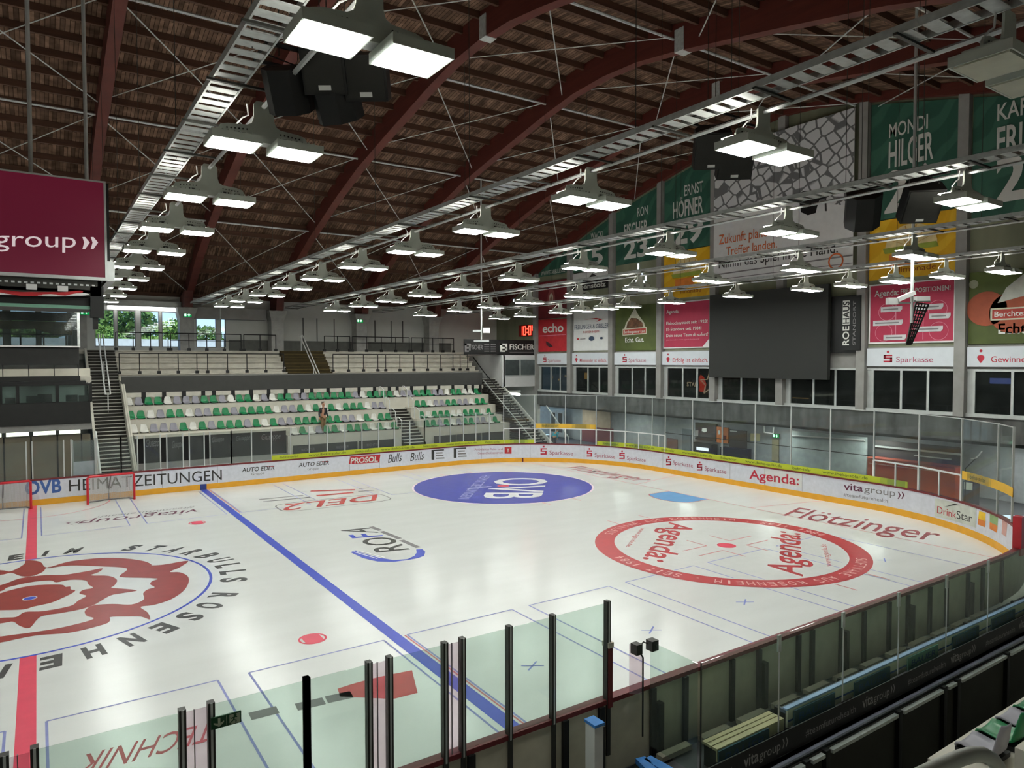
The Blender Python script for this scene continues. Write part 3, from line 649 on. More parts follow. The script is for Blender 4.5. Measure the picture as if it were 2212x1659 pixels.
# ---- near side glass, left of the bench gate
nb = [(-230, 13.5), (78, 395), (457, 663), (663, 797), (841, 960), (998, 1099), (1099, 1193), (1193, 1311)]
gaps = [(13.5, 78), (395, 457), (797, 841), (960, 998)]
YN = -14.75
def nx(u): return P('y', YN, u, PX((P('y', YN, u, 1500).x, YN, 2.0))[1]).x
for i, (a, b) in enumerate(nb):
    x0, x1 = nx(a), nx(b)
    root = empty('rink_glass_panel', (x0, YN, 1.17), 'green-tinted glass pane on the near boards, %s from the left' % ORD[i+1], 'glass panel', 'glass panels on the near boards')
    MB().box(x0+.03, x1-.03, YN-.008, YN+.008, 1.17, 2.66).build('pane', M_g2, root)
    for x in (x0, x1) if (i in (2, 7) or b in [g[0] for g in gaps]) else (x0,):
        MB().box(x-.035, x+.035, YN-.05, YN+.04, .3, 2.7).build('post', M_postd, root)
        MB().box(x-.012, x+.012, YN-.056, YN-.05, 1.1, 2.7).build('post_seam', M_alu, root)
for i, (a, b) in enumerate(gaps):
    x0, x1 = nx(a), nx(b)
    root = empty('acrylic_filler', (x0, YN, 1.17), 'narrow milky filler strip between dark posts of the near glass, %s from the left' % ORD[i+1], 'filler panel', 'filler strips in the near glass')
    MB().box(x0+.04, x1-.04, YN-.008, YN+.008, 1.17, 2.65).build('pane', M_gap, root)
    xm = x0+(x1-x0)*.42; MB().box(xm-.004, xm+.004, YN-.012, YN+.012, 1.17, 2.66).build('seam', M_inkg, root)
# emergency exit sign fixed to the near glass
def nyp(u, v, y): return P('y', y, u, v)
a, b = nyp(455, 1551, -14.83), nyp(520, 1535, -14.83); c = nyp(455, 1580, -14.83)
ex = tag(MB().box(a.x, b.x, -14.85, -14.83, c.z+.02, a.z).build('exit_sign', mat('exit_green', '#1c4a2c', .5)), 'dark green escape sign with arrow and running figure on the near glass', 'exit sign')
W_, H_ = b.x-a.x, a.z-c.z-.02; Mx = lambda t: a.x+W_*t; Mz = lambda t: c.z+.02+H_*t
M_exw = mat('exit_pale', '#a9b59a', .5)
MB().poly([(Mx(x), -14.856, Mz(z)) for x, z in ((.22, .9), (.3, .9), (.3, .45), (.42, .58), (.42, .45), (.26, .12), (.08, .45), (.08, .58), (.22, .45))]).build('arrow', M_exw, ex)
MB().box(Mx(.5), Mx(.515), -14.857, -14.85, Mz(.1), Mz(.92)).build('divider', M_exw, ex)
MB().poly([(Mx(x), -14.856, Mz(z)) for x, z in ((.6, .08), (.96, .08), (.96, .92), (.6, .92))]).build('doorway', M_exw, ex)
fg = MB()
for p, q, w in (((.76, .68), (.74, .42), .05), ((.74, .42), (.66, .3), .035), ((.66, .3), (.6, .14), .03), ((.74, .42), (.83, .32), .035), ((.83, .32), (.8, .14), .03), ((.76, .66), (.86, .6), .03), ((.76, .66), (.66, .58), .03), ((.66, .58), (.63, .68), .03)):
    fg.bar((Mx(p[0]), -14.858, Mz(p[1])), (Mx(q[0]), -14.858, Mz(q[1])), w*.3, .003, (0, 1, 0))
fg.prism([(Mx(.79)+.016*math.cos(t), -14.859, Mz(.8)+.016*math.sin(t)) for t in [k*PI/6 for k in range(12)]], (0, .002, 0)); fg.build('running_figure', mat('exit_green', ''), ex)

# ---- players' bench on the near side
YB = -15.91
bx = [8.24, 10.1, 11.93, 13.8, 15.7, 17.6, 19.6, 21.6, 23.6]
for i, (x0, x1) in enumerate(zip(bx, bx[1:])):
    root = empty('bench_glass_panel', (x0, YB, .36), 'glass pane behind the players bench, %s from the gate' % ORD[i+1], 'glass panel', 'glass panels behind the players bench')
    MB().box(x0+.02, x1-.02, YB-.006, YB+.006, .36, 1.95).build('pane', M_g2, root)
    MB().box(x0, x0+.014, YB-.01, YB+.01, .36, 1.95).build('post', M_alu if i else M_postd, root)
    if i: MB().box(x0-.03, x0+.045, YB-.012, YB+.02, 1.68, 1.95).build('clip', M_steel, root)
root = empty('bench_side_glass', (8.2, YB, 1.17), 'glass pane closing the side of the players bench beside the open gate', 'glass panel')
MB().box(8.18, 8.2, YB+.02, -14.95, .3, 1.95).build('pane', M_g2, root)
for y in (-14.98,):
    MB().box(8.12, 8.26, y-.07, y+.07, 1.84, 2.0).build('clamp', M_postd, root)
MB().box(7.82, 7.94, -15.02, -14.88, 1.84, 2.0).build('clamp', M_postd, root)
MB().tube([(7.94, -14.95, 1.94), (8.03, -14.95, 1.99), (8.12, -14.95, 1.94)], .012, 6).build('tie', M_postd, root)
root = empty('gate_end_glass', (7.88, -14.8, 1.17), 'small clear glass edge pane standing at the open bench gate', 'glass panel')
MB().prism([(7.85, -14.82, 1.17), (8.0, -14.95, 1.17), (8.0, -14.95, 1.75), (7.9, -14.9, 1.95), (7.85, -14.82, 1.95)], (.012, .01, 0)).build('pane', M_gap, root)
MB().tube([(8.01, -14.96, .5), (8.01, -14.96, 1.75), (7.91, -14.91, 1.94)], .014, 6).build('edge_trim', M_black, root)
gp = empty('gate_padding', (7.45, -14.75, 1.1), 'dark red padded post edge at the open bench gate beside the tall glass', 'pad')
MB().box(7.43, 7.51, -14.82, -14.68, 1.05, 1.98).build('pad', M_rail, gp); MB().box(7.42, 7.52, -14.83, -14.67, 1.98, 2.06).build('pad_cap', M_backpanel, gp)
# bench: plank on legs with blue top and hanging brand towels
be = empty('players_bench', (14, -15.6, 0), 'long players bench with pale front boards and a blue edge behind the near boards', 'bench')
MB().box(10.58, 22.8, -15.7, -15.6, .44, .5).build('seat', mat('bench_blue', '#56657f', .4), be)
MB().box(10.6, 22.8, -15.74, -15.7, .2, .5).build('front_board', mat('bench_pale', '#e6e2cf', .6), be)
MB().box(10.58, 22.8, -15.74, -15.66, .5, .53).build('edge_rail', mat('bench_edge', '#9db6e2', .35), be)
MB().box(10.6, 22.8, -15.745, -15.74, .3, .33).build('front_groove', M_inkb, be)
for x in (10.7, 12.6, 15.1, 17.6, 20.1, 22.6): MB().box(x-.05, x+.05, -15.7, -15.44, 0, .44).build('leg', M_black, be)
be2 = empty('gate_bench', (9.6, -15.5, 0), 'short low wooden slatted bench with dark cover nearest the bench gate', 'bench')
gx0, gx1 = P('y', -15.7, 1545, 1590).x, 10.5
for k in range(3): MB().box(gx0, gx1, -15.72+k*.1, -15.64+k*.1, .36, .4).build('slat', mat('bench_wood', '#cdbf98', .6), be2)
MB().box(gx0, gx1, -15.74, -15.72, .2, .4).build('front_board', mat('bench_wood', ''), be2)
for x in (gx0+.1, gx1-.12): MB().box(x-.05, x+.05, -15.7, -15.44, 0, .36).build('leg', M_black, be2)
for i, (u0, u1, v) in enumerate(((1552, 1660, 1595), (1714, 1802, 1540), (1845, 1921, 1480), (1960, 2025, 1425), (2057, 2113, 1380), (2141, 2191, 1340))):
    x0, x1 = P('y', -15.76, u0, v).x, P('y', -15.76, u1, v).x; z0, z1 = (.08, .38) if i == 0 else (.21, .47)
    o = tag(MB().box(x0, x1, -15.775, -15.75, z0, z1).build('bench_cover', mat('towel_blue', '#2f5362', .8) if i != 3 else mat('towel_teal', '#6f9a90', .8)),
            'dark blue printed cover hanging on the players bench, %s from the gate' % ORD[i+1] if i != 3 else 'teal printed cover hanging on the players bench', 'cover', 'printed covers on the players bench')
    text('BAUER', aff((x0+.12, -15.779, z0+.07), (x1-.12, -15.779, z0+.07), (x0+.12, -15.779, z1-.07)), 'cover_lettering', mat('towel_text', '#1c4f86', .7), o, .01, .1)
# low black advert wall behind the bench, and the dark back wall of the bench box
aw = empty('bench_back_wall', (12, YB, -1.6), 'black low wall behind the players bench with grey lettering', 'advert wall')
MB().box(7.9, 24, YB-.05, YB-.03, -.02, .36).build('panel', mat('advert_black', '#0e0c0d', .5), aw)
xx = 7.45
for k in range(5):
    text('#teamfuturehealth', aff((xx, YB-.054, .1), (xx+1.5, YB-.054, .1), (xx, YB-.054, .22)), 'hashtag_lettering', M_inkg, aw)
    text('vita', aff((xx+1.72, YB-.054, .1), (xx+2.08, YB-.054, .1), (xx+1.72, YB-.054, .29)), 'vita_lettering', mat('ink_ash', '#8c8a88', .6), aw, .015)
    text('group', aff((xx+2.1, YB-.054, .1), (xx+2.64, YB-.054, .1), (xx+2.1, YB-.054, .25)), 'group_lettering', mat('ink_ash', ''), aw)
    for d in (0, .09):
        X = xx+2.69+d; MB().poly([(X, YB-.054, .1), (X+.02, YB-.054, .1), (X+.06, YB-.054, .18), (X+.02, YB-.054, .26), (X, YB-.054, .26), (X+.03, YB-.054, .18)]).build('chevron_lettering', mat('ink_ash', ''), aw)
    xx += 3.32
MB().box(7.9, 24, YB-.2, YB-.05, -.07, -.03).build('ledge', mat('ledge_grey', '#8d93a4', .4), aw)
MB().box(7.9, 24, YB-.22, YB-.18, -1.65, -.12).build('back_panel', mat('panel_dark', '#262621', .8, var=.3, scale=1), aw)
x = 8.9
for k in range(9):
    w = (1.5, .34, 2.1)[k % 3]
    MB().box(x, x+w, YB-.3, YB-.22, -.2, -.14).build('grab_rail', M_steel, aw); MB().box(x+w+.02, x+w+.14, YB-.3, YB-.2, -1.6, -.1).build('strut', M_black, aw); x += w+.22
# white bench gate post with blue top
a = P('y', -15.3, 1285, 1562)
gpost = empty('gate_post', (a.x, -15.3, 0), 'white upright bench gate end with a blue top', 'gate post')
MB().box(a.x-.09, a.x+.07, -15.4, -15.2, 0, a.z).build('post', M_white, gpost); MB().box(a.x-.1, a.x+.08, -15.42, -15.18, a.z, a.z+.04).build('cap', mat('cap_blue', '#3f82cf', .4), gpost)
MB().box(a.x+.07, a.x+.13, -15.38, -15.24, 0, a.z-.05).build('hinge_bar', M_black, gpost)
for k, (u0, v0, u1, v1) in enumerate(((1383, 1637, 1390, 1652), (1398, 1637, 1440, 1659))):
    a, b = P('z', .45, u0, v0), P('z', .45, u1, v1); tag(MB().bar((a.x, a.y, .42), (b.x, b.y-.2, .42), .16, .08).build('blue_edge_pad', mat('cap_blue', '')), ('short' if k == 0 else 'long')+' blue foam edge on the low bench end below the open gate', 'pad')
# ================================================================== FLOODLIGHTS
ZL = 9.5
M_upfill = emit('fill_uplight', '#fffaf0', 48); M_on = emit('lamp_on', '#fbfff8', LAMP); M_off = mat('lamp_off', '#c9c9b4', .4)
PR = {}
def lamp(x, y, lab, grp='twin panel floodlights under the roof', on=True, full=True, tray=10.1):
    key = (on, full)
    if key in PR:
        r = copy_tree(PR[key], (x-PR[key].location.x, y-PR[key].location.y, 0)); r['label'] = lab
    else:
        r = empty('floodlight', (x, y, ZL), lab, 'floodlight', grp); PR[key] = r
        for s in (-1, 1):
            cx = x+s*.44
            h = MB(); T = .018
            h.box(cx-.34, cx+.34, y-.3, y+.3, ZL+.0, ZL+.06)
            h.box(cx-.34, cx+.34, y-.3, y-.3+T, ZL-.05, ZL).box(cx-.34, cx+.34, y+.3-T, y+.3, ZL-.05, ZL).box(cx-.34, cx-.34+T, y-.3+T, y+.3-T, ZL-.05, ZL).box(cx+.34-T, cx+.34, y-.3+T, y+.3-T, ZL-.05, ZL)
            for k in range(7): h.box(cx-.26+k*.08, cx-.24+k*.08, y-.2, y+.2, ZL+.06, ZL+.11)
            h = h.build('lamp_head', M_lamp, r)
            if on: MB().box(cx-.22, cx+.22, y+.06, y+.27, ZL+.115, ZL+.13).build('added_uplight_fill', M_upfill, h)  # hidden emitter added on the head to brighten the roof and upper banners
            MB().box(cx-.30, cx+.30, y-.26, y+.26, ZL-.062, ZL-.02).build('light_panel', M_on if on else M_off, h)
        # cranked hanger plate with its upright tab
        pr = [(-.64, .06), (.64, .06), (.64, .16), (.6, .23), (.5, .26), (.24, .28), (.17, .32), (.145, .4), (.14, .6), (.1, .65), (-.1, .65), (-.14, .6), (-.145, .4), (-.17, .32), (-.24, .28), (-.5, .26), (-.6, .23), (-.64, .16)]
        MB().prism([(x+a, y+.02, ZL+b) for a, b in pr], (0, .03, 0)).build('hanger_plate', M_lamp, r)
        hl = MB()
        for s in (-1, 1):
            for k in range(6): hl.prism([(x+s*(.24+k*.055)+.012*math.cos(t), y+.012, ZL+.215-k*.004+.012*math.sin(t)) for t in [q*PI/3 for q in range(6)]], (0, .008, 0))
            hl.box(x+s*.3-.07, x+s*.3+.05, y+.012, y+.02, ZL+.1, ZL+.16)
        hl.build('plate_holes', M_postd, r)
        MB().box(x-.3, x+.3, y+.06, y+.26, ZL+.07, ZL+.2).build('ballast_box', M_alu, r)
        MB().tube([(x-.1, y+.05, ZL+.62), (x-.1, y+.05, tray)], .008, 5).tube([(x+.1, y+.05, ZL+.62), (x+.1, y+.05, tray)], .008, 5).build('hanger_rod', M_steel, r)
        MB().tube([(x-.3, y+.15, ZL+.2), (x-.36, y+.15, ZL+.3), (x-.28, y+.12, ZL+.4), (x-.2, y+.1, ZL+.45), (x-.22, y+.08, tray)], .012, 5).build('cable', M_white, r)
    return r
ROWS = {1: (3.1, [-16.1, -12.15, -8.25, -4.4, -.5, 3.5, 7.35, 11.3, 15.3, 19.2], 'row beside the scoreboard'),
        2: (9.35, [-16.1, -12.15, -8.25, -4.4, -.5, 3.5, 7.35, 11.3, 15.3, 19.2], 'second row from the scoreboard'),
        3: (15.65, [-16.2, -12.2, -8.3, -4.4, -.5, 3.7, 7.4, 11.2, 15.0, 19.2], 'third row from the scoreboard'),
        4: (22.15, [-12.0, -8.2, -4.3, -.4, 3.7, 7.9, 11.8, 15.4, 20.1], 'fourth row from the scoreboard'),
        5: (28.45, [-11.9, -10.05, -8.2, -6.3, -4.3, -.6, 3.7, 7.0, 8.9, 11.1, 13.3, 17.3, 20.6], 'last row before the banners')}
lamp(9.1, -19.4, 'unlit twin panel floodlight hanging at the near end of the second cable tray', on=False)
for r, (x, Y, lab) in ROWS.items():
    for i, y in enumerate(Y): lamp(x, y, 'lit twin floodlight, %s from the camera in the %s' % (ORD[i+1], lab))
for x in (-3.2, -9.5, -15.8, -22):
    for y in (-16.1, -8.25, -.5, 7.35, 15.3): lamp(x, y, 'lit twin panel floodlight beyond the left edge of the view')
# cable trays across the hall
def tray(x, z, y0, y1, lab):
    r = empty('cable_tray', (x, y0, z), lab, 'cable tray', 'cable trays carrying the floodlights')
    for s in (-1, 1): MB().box(x+s*.2-.012, x+s*.2+.012, y0, y1, z, z+.1).build('side_rail', M_steel, r)
    mb = MB(); y = y0+.15
    while y < y1: mb.box(x-.19, x+.19, y, y+.17, z+.01, z+.02); y += .28
    mb.build('rungs', M_steel, r)
    MB().tube([(x+.62, y0, z-.02), (x+.62, y1, z-.02)], .035, 6).build('pipe', M_alu, r)
    y = y0+.6
    while y < y1: MB().box(x-.28, x+.7, y, y+.05, z-.03, z+.0).build('cross_bar', M_postd, r); y += 1.9
    y = y0+1.5
    while y < y1: MB().tube([(x, y, z), (x, y, zbeam(y)+.8)], .008, 5).build('suspension_rod', M_postd, r); y += 5.5
for x, z, lab in ((2.48, 10.1, 'beside the scoreboard'), (8.73, 10.1, 'second from the scoreboard'), (15.03, 10.1, 'over the middle of the end zone'), (21.54, 10.1, 'fourth from the scoreboard'), (27.83, 10.1, 'nearest the banner wall')):
    tray(x, z, -21, 27.2, 'galvanised cable tray with pipe running across the hall, '+lab)
# loudspeakers hung from black frames
def speaker(c, yaw, tilt, lab, w=.62, h=.85, d=.62, grp='black loudspeakers under the roof'):
    r = empty('loudspeaker', c, lab, 'loudspeaker', grp); c = Vector(c)
    M = Matrix.Rotation(yaw, 3, 'Z') @ Matrix.Rotation(tilt, 3, 'X'); T = lambda p: c+M@Vector(p)
    pr = [(-w/2, -d/2), (w/2, -d/2), (w/2, .05), (w/4, d/2), (-w/4, d/2), (-w/2, .05)]
    MB().prism([T((a, b, -h/2)) for a, b in pr], M@Vector((0, 0, h))).build('cabinet', M_black, r)
    MB().prism([T((a, -d/2-.02, b)) for a, b in ((-w/2+.03, -h/2+.03), (w/2-.03, -h/2+.03), (w/2-.03, h/2-.03), (-w/2+.03, h/2-.03))], M@Vector((0, .02, 0))).build('grille', mat('grille', '#2a2a28', .9), r)
    MB().prism([T((a, -d/2-.026, b)) for a, b in ((-.08, -h/2+.06), (.08, -h/2+.06), (.08, -h/2+.12), (-.08, -h/2+.12))], M@Vector((0, .006, 0))).build('badge', M_white, r)
    fr = MB(); zt = c.z+h*.75
    for s in (-1, 1): fr.bar((c.x+s*w*.6, c.y-d*.7, zt), (c.x+s*w*.6, c.y+d*.7, zt), .04, .05); fr.bar((c.x-w*.6, c.y+s*d*.7, zt), (c.x+w*.6, c.y+s*d*.7, zt), .04, .05)
    for s in (-1, 1): fr.tube([T((s*w*.4, 0, h/2)), (c.x+s*w*.6, c.y, zt)], .01, 5)
    fr.build('hanging_frame', M_black, r)
    MB().tube([(c.x-.1, c.y, zt), (c.x-.1, c.y, zbeam(c.y)+.8)], .008, 5).tube([(c.x+.15, c.y, zt), (c.x+.15, c.y, zbeam(c.y)+.8)], .008, 5).build('suspension_rod', M_postd, r)
def at(u, v, d): return CAM+( _f+_r*((u-1106)/FOC)-_u*((v-829.5)/FOC))*d
for u, v, d, yw, tl, lab in ((620, 195, 9.3, 2.5, -.55, 'black loudspeaker box, left one of the lower pair under the nearest floodlight'), (722, 215, 9.4, 2.3, -.55, 'black loudspeaker box, right one of the lower pair under the nearest floodlight'),
                             (707, 150, 9.2, -.6, .5, 'black loudspeaker with grille facing the camera, left of the upper pair'), (795, 165, 9.3, -.6, .5, 'black loudspeaker with grille and white badge, right of the upper pair')):
    speaker(at(u, v, d), yw, tl, lab, .56, .56, .45)
for u, v, d, yw, tl, lab in ((1535, 318, 15.5, -.7, .6, 'black loudspeaker hanging left of the floodlight before the net banner'), (1585, 340, 15.6, -.7, .6, 'black loudspeaker tucked behind the floodlight before the net banner'),
                             (1865, 455, 16.5, 2.2, -.6, 'black loudspeaker turned away, beside the large white banner'), (1985, 433, 15.5, -.75, .7, 'black loudspeaker with two white badges in front of the yellow banner')):
    speaker(at(u, v, d), yw, tl, lab, .75, .8, .6)
# camera poles hanging from the roof
def pole(x, y, z0, lab):
    r = empty('camera_pole', (x, y, z0), lab, 'camera pole', 'camera poles'); MB().tube([(x, y, z0), (x, y, zbeam(y)+.8)], .045, 8).build('pole', M_alu, r); return r
q = at(1969, 690, 21.2); r = pole(q.x, q.y, q.z-.1, 'white pole with two cameras hanging before the pink banner')
rt = Vector((_r.x, _r.y, 0)).normalized()
def rb(mb, p, a, b, dz, w, h): mb.bar(Vector(p)+rt*a+Vector((0, 0, dz)), Vector(p)+rt*b+Vector((0, 0, dz)), w, h)
mb = MB(); rb(mb, q, -.75, -.45, .55, .16, .2); mb.build('camera_body', M_white, r)
mb = MB(); rb(mb, q, -.45, 0, .5, .05, .05); mb.build('camera_arm', M_alu, r); mb = MB(); rb(mb, q, .06, .55, .55, .05, .05); mb.build('camera_arm', M_alu, r)
mb = MB(); mb.bar(q+rt*-.45+Vector((0, 0, .58)), q+rt*.05+Vector((0, 0, .8)), .2, .12); mb.build('camera_hood', M_white, r)
mb = MB(); rb(mb, q, .1, .5, .62, .18, .14); mb.build('camera_body', M_white, r)
hz = MB()                                              # perforated black horn, a lattice of two flanges and rungs
t0, t1, t2, t3 = q+rt*.12+Vector((0, 0, .5)), q+rt*.5+Vector((0, 0, .45)), q+rt*0+Vector((0, 0, -.75)), q+rt*-.14+Vector((0, 0, -.75))
hz.bar(t0, t3, .05, .04); hz.bar(t1, t2, .05, .04)
for k in range(13): a, b = t0.lerp(t3, k/12), t1.lerp(t2, k/12); hz.bar(a, b, .03, .035)
for f in (.25, .5, .75): hz.bar(t0.lerp(t1, f), t3.lerp(t2, f), .02, .03)
hz.build('perforated_bracket', M_black, r)
q = at(1040, 737, 41.5); r = pole(q.x, q.y, q.z, 'white pole with crossbars and a camera before the far corner')
mb = MB(); rb(mb, q, -.5, 0, .6, .12, .12); mb.build('crossbar', M_alu, r); mb = MB(); rb(mb, q, .1, .5, .63, .25, .3); mb.build('camera_body', M_white, r); mb = MB(); rb(mb, q, -.45, .45, .02, .12, .12); mb.build('crossbar', M_alu, r)

# ================================================================== SCOREBOARD CUBE
sb = empty('scoreboard_cube', (0, -.1, 8.4), 'hanging scoreboard cube with a dark red screen over centre ice', 'scoreboard')
MB().box(-1.75, 1.75, -1.8, 1.7, 8.45, 10.95).build('housing', M_dark, sb)
M_scr = mat('screen_maroon', '#561026', .5, var=.03, scale=40)
e = M_scr.node_tree.nodes['Principled BSDF']; e.inputs['Emission Color'].default_value = lin('#5c0f28'); e.inputs['Emission Strength'].default_value = .55
MB().box(-1.7, 1.78, -1.9, -1.8, 8.52, 10.93).build('screen', M_scr, sb)
fr = MB().box(-1.8, 1.82, -1.92, -1.78, 8.44, 8.52).box(1.78, 1.83, -1.93, -1.78, 8.44, 10.97).box(-1.8, 1.83, -1.92, -1.78, 10.93, 10.97)
fr.build('frame', M_alu, sb)
MB().box(1.83, 1.9, -1.8, 1.7, 8.6, 10.95).build('side_screen', M_black, sb); MB().box(1.82, 2.0, -1.85, 1.75, 8.44, 8.95).build('corner_cover', M_alu, sb)
a, b, c = P('y', -1.905, -130, 529), P('y', -1.905, 164, 535), P('y', -1.905, -130, 493)
text('vitagroup', aff(a, b, c), 'screen_lettering', emit('screen_white', '#e8d8d8', .75), sb)
for u in (178, 196):
    pts = [P('y', -1.905, u+dx, v) for dx, v in ((0, 512), (6, 512), (16, 524), (6, 538), (0, 538), (4, 524))]
    MB().poly(pts).build('screen_chevron', emit('screen_white', ''), sb)
un = MB().box(-1.6, 1.7, -1.7, 1.6, 8.12, 8.2).box(-1.6, 1.7, -1.7, -1.62, 8.05, 8.45).box(1.62, 1.7, -1.7, 1.6, 8.05, 8.45); un.build('under_frame', M_postd, sb)
mb = MB()
for k in range(24): mb.box(-1.5+k*.13, -1.43+k*.13, -1.72, -1.7, 8.3, 8.34)
mb.build('vent_slots', M_alu, sb)
for k, (x, z) in enumerate(((-.9, 8.16), (.1, 8.14), (.75, 8.13))): MB().box(x, x+.22, -1.74, -1.7, z, z+.14).build('terminal_box', M_white, sb)
MB().tube([(-1.7, -1.6, 8.35), (-.9, -1.75, 8.1), (0, -1.8, 8.02), (.9, -1.75, 8.07), (1.5, -1.6, 8.2)], .05, 8).build('cable_loop', M_inkr, sb)
MB().tube([(-1.7, -1.62, 8.2), (-.6, -1.78, 8.02), (.6, -1.78, 8.03), (1.5, -1.65, 8.1)], .04, 8).build('cable_loop', M_white, sb)
MB().box(-1.6, 1.55, -1.5, 1.4, 7.8, 8.0).build('lower_ring', M_black, sb)
MB().box(-1.7, 1.5, -1.6, -1.52, 7.72, 7.8).build('lower_tube', mat('tube_green', '#6d9a86', .4), sb)
cl = MB(); cl.box(1.45, 1.75, -1.7, -1.4, 7.5, 8.3).box(1.5, 1.62, -1.65, -1.5, 7.2, 7.5); cl.build('corner_cluster', M_black, sb)
for p in ((.25, -.6), (-1.5, 1.5), (1.6, 1.5)): MB().tube([(p[0], p[1], 10.95), (p[0], p[1], zbeam(p[1])+.4)], .05, 8).build('hanger_pole', M_alu, sb)
MB().box(.1, .45, -1.0, -.5, 10.95, 11.15).build('winch', M_black, sb)
# ================================================================== FAR STAND
def yx(y, u, v=800): return P('y', y, u, v).x
ST = .7/.95
SR = [(22.0, 3.87), (21.05, 3.17), (20.1, 2.47), (19.15, 1.95)]     # front edge y, seat level z: top row first
XL, XR = 4.25, 29.2
stand = MB(); XA, XB = 19.9, 21.5                       # aisle cut
def tier(x0, x1, last=4):
    for k, (y, z) in enumerate(SR[:last]): stand.box(x0, x1, y, 22.95, z-.72 if k < last-1 else .0, z)
stand.box(XL, 29.4, 22.0, 22.95, 3.1, 3.87)
stand.box(XL, 16.2, 20.1, 22.95, 0, 2.47).box(XL, 16.2, 21.05, 22.95, 2.47, 3.17)
for k, (y, z) in enumerate(SR): 
    if k: stand.box(12.55 if k == 3 else 16.2, XA, y, 22.95, 0, z); stand.box(XB, 29.2+.3*(k), y, 22.95, 0, z)
stand.box(XA, XB, 21.9, 22.95, 0, 3.1)
struct(stand.build('floor_stand_lower', M_concl))
# gallery: parapet, standing steps, upper floor
struct(MB().box(XL, 28.3, 22.75, 22.95, 4.57, 5.5).build('wall_parapet', M_band))
struct(MB().box(XL, 28.5, 22.75, 23.0, 5.5, 5.56).build('trim_2', mat('parapet_cap', '#7a7974', .7)))
up = MB(); SX0, SX1 = 14.1, 17.2
for k in range(7):
    z = 4.57+.354*(k+1); y = 23.4+k*.475
    for x0, x1 in ((XL, SX0), (SX1, 29.0)): up.box(x0, x1, y+.13, 28.0, z-.354, z-.06).box(x0, x1, y, 28.0, z-.06, z)
up.box(XL, 29.0, 22.76, 28, 4.3, 4.57)
struct(up.build('floor_stand_upper', M_conc))
struct(MB().box(-34, 29.0, 26.75, 28, ZT-.25, ZT).build('floor_gallery', M_conc))
# posts carrying the parapet
for u in (309.5, 353.7, 396.5, 438, 461, 502, 541, 579, 616, 651.5, 672, 707, 741, 774, 807, 839, 856, 887, 917, 946, 976, 1004, 1019, 1035):
    x = yx(22.9, u, 850); struct(MB().box(x-.11, x+.11, 22.72, 22.98, 3.87, 4.6).build('trim_3', M_black))
struct(MB().box(XL, 28.5, 22.94, 23.05, 3.87, 4.4).build('wall_stand_back', M_concl))
# crush barriers
def rail(u, y, z0, z1, lab, grp, mid=False, ends=True):
    xs = [yx(y, q, 760) for q in u]
    r = empty('crush_barrier', (xs[0], y, z0), lab, 'railing', grp)
    for x in xs: MB().tube([(x, y, z0), (x, y, z1)], .03, 6).build('post', M_black, r); MB().box(x-.09, x+.09, y-.09, y+.09, z0, z0+.17).build('foot', M_black, r)
    MB().tube([(xs[0], y, z1), (xs[-1], y, z1)], .035, 6).build('top_rail', M_black, r)
    if mid: MB().tube([(xs[0], y, (z0+z1)/2+.1), (xs[-1], y, (z0+z1)/2+.1)], .02, 6).build('middle_rail', M_black, r)
UP = [([250.6, 288, 325.6, 363.6], 0), ([369, 408.6, 447, 484.7, 521], 1), ([527, 562, 596], 0), ([701, 729, 756], 0), ([761, 792, 824, 855, 884], 1), ([889, 912, 935, 957, 980], 1)]
for i, (u, m) in enumerate(UP): rail(u, 26.35, ZT-.03, 8.16, 'black tube railing on the upper gallery edge, %s section from the left' % ORD[i+1], 'gallery railings', m)
LO = [[257, 301, 342.7, 384.5, 425, 448, 491, 533, 573.7, 613], [719, 752.5, 785, 816, 833, 863.6, 894, 923.5, 952, 978.5, 993.8, 1010]]
for i, u in enumerate(LO): rail(u, 24.4, 5.63, 6.85, 'long black crush barrier on the standing steps %s the brown stair' % ('left of' if i == 0 else 'right of'), 'crush barriers')
# stairs: flights of nosed steps
def stair(x0, x1, y0, y1, z0, z1, n, lab, m=M_skirt, mn=M_white, group=None):
    r = empty('staircase', ((x0+x1)/2, y0, z0), lab, 'stairs', group)
    b = MB(); t = MB(); dz, dy = (z1-z0)/n, (y1-y0)/n
    for k in range(n):
        z = z0+dz*(k+1); y = y0+dy*k; b.box(x0, x1, y, y1+.02, z-dz, z-.03); t.box(x0, x1, y-.02, y+dy, z-.03, z)
    b.build('risers', m, r); t.build('treads', mn, r); return r
M_nose = mat('nosing', '#b9b7ae', .7)
sl = stair(2.75, 4.2, 16.75, 26.4, 0, ZT, 40, 'long dark stair with pale nosings left of the green and white seats', M_skirt, M_nose)
MB().bar((4.28, 16.5, .3), (4.28, 23, 4.95), .12, .5).build('stringer', M_concl, sl)
MB().bar((2.7, 16.5, .0), (2.7, 26.4, 7.0), .12, .4).build('stringer', M_conc, sl)
sm = stair(14.15, 17.15, 23.4, 26.4, 4.6, ZT, 12, 'brown stair up the middle of the standing terrace', M_brown, mat('nosing_brown', '#6a5a2c', .7))
sa = stair(19.95, 21.45, 17.6, 21.9, .15, 3.1, 16, 'narrow dark aisle stair between the two blocks of seats', M_skirt, M_nose)
def handrail(pts, lab, m=M_white, posts=(), r_=.035, cat='handrail', grp='stair handrails'):
    r = empty('handrail', pts[0], lab, cat, grp)
    MB().tube(pts, r_, 8).build('rail', m, r)
    for a, b in posts: MB().tube([a, b], r_*.8, 6).build('post', m, r)
    return r
def hz_(y): return (y-16.75)*ST
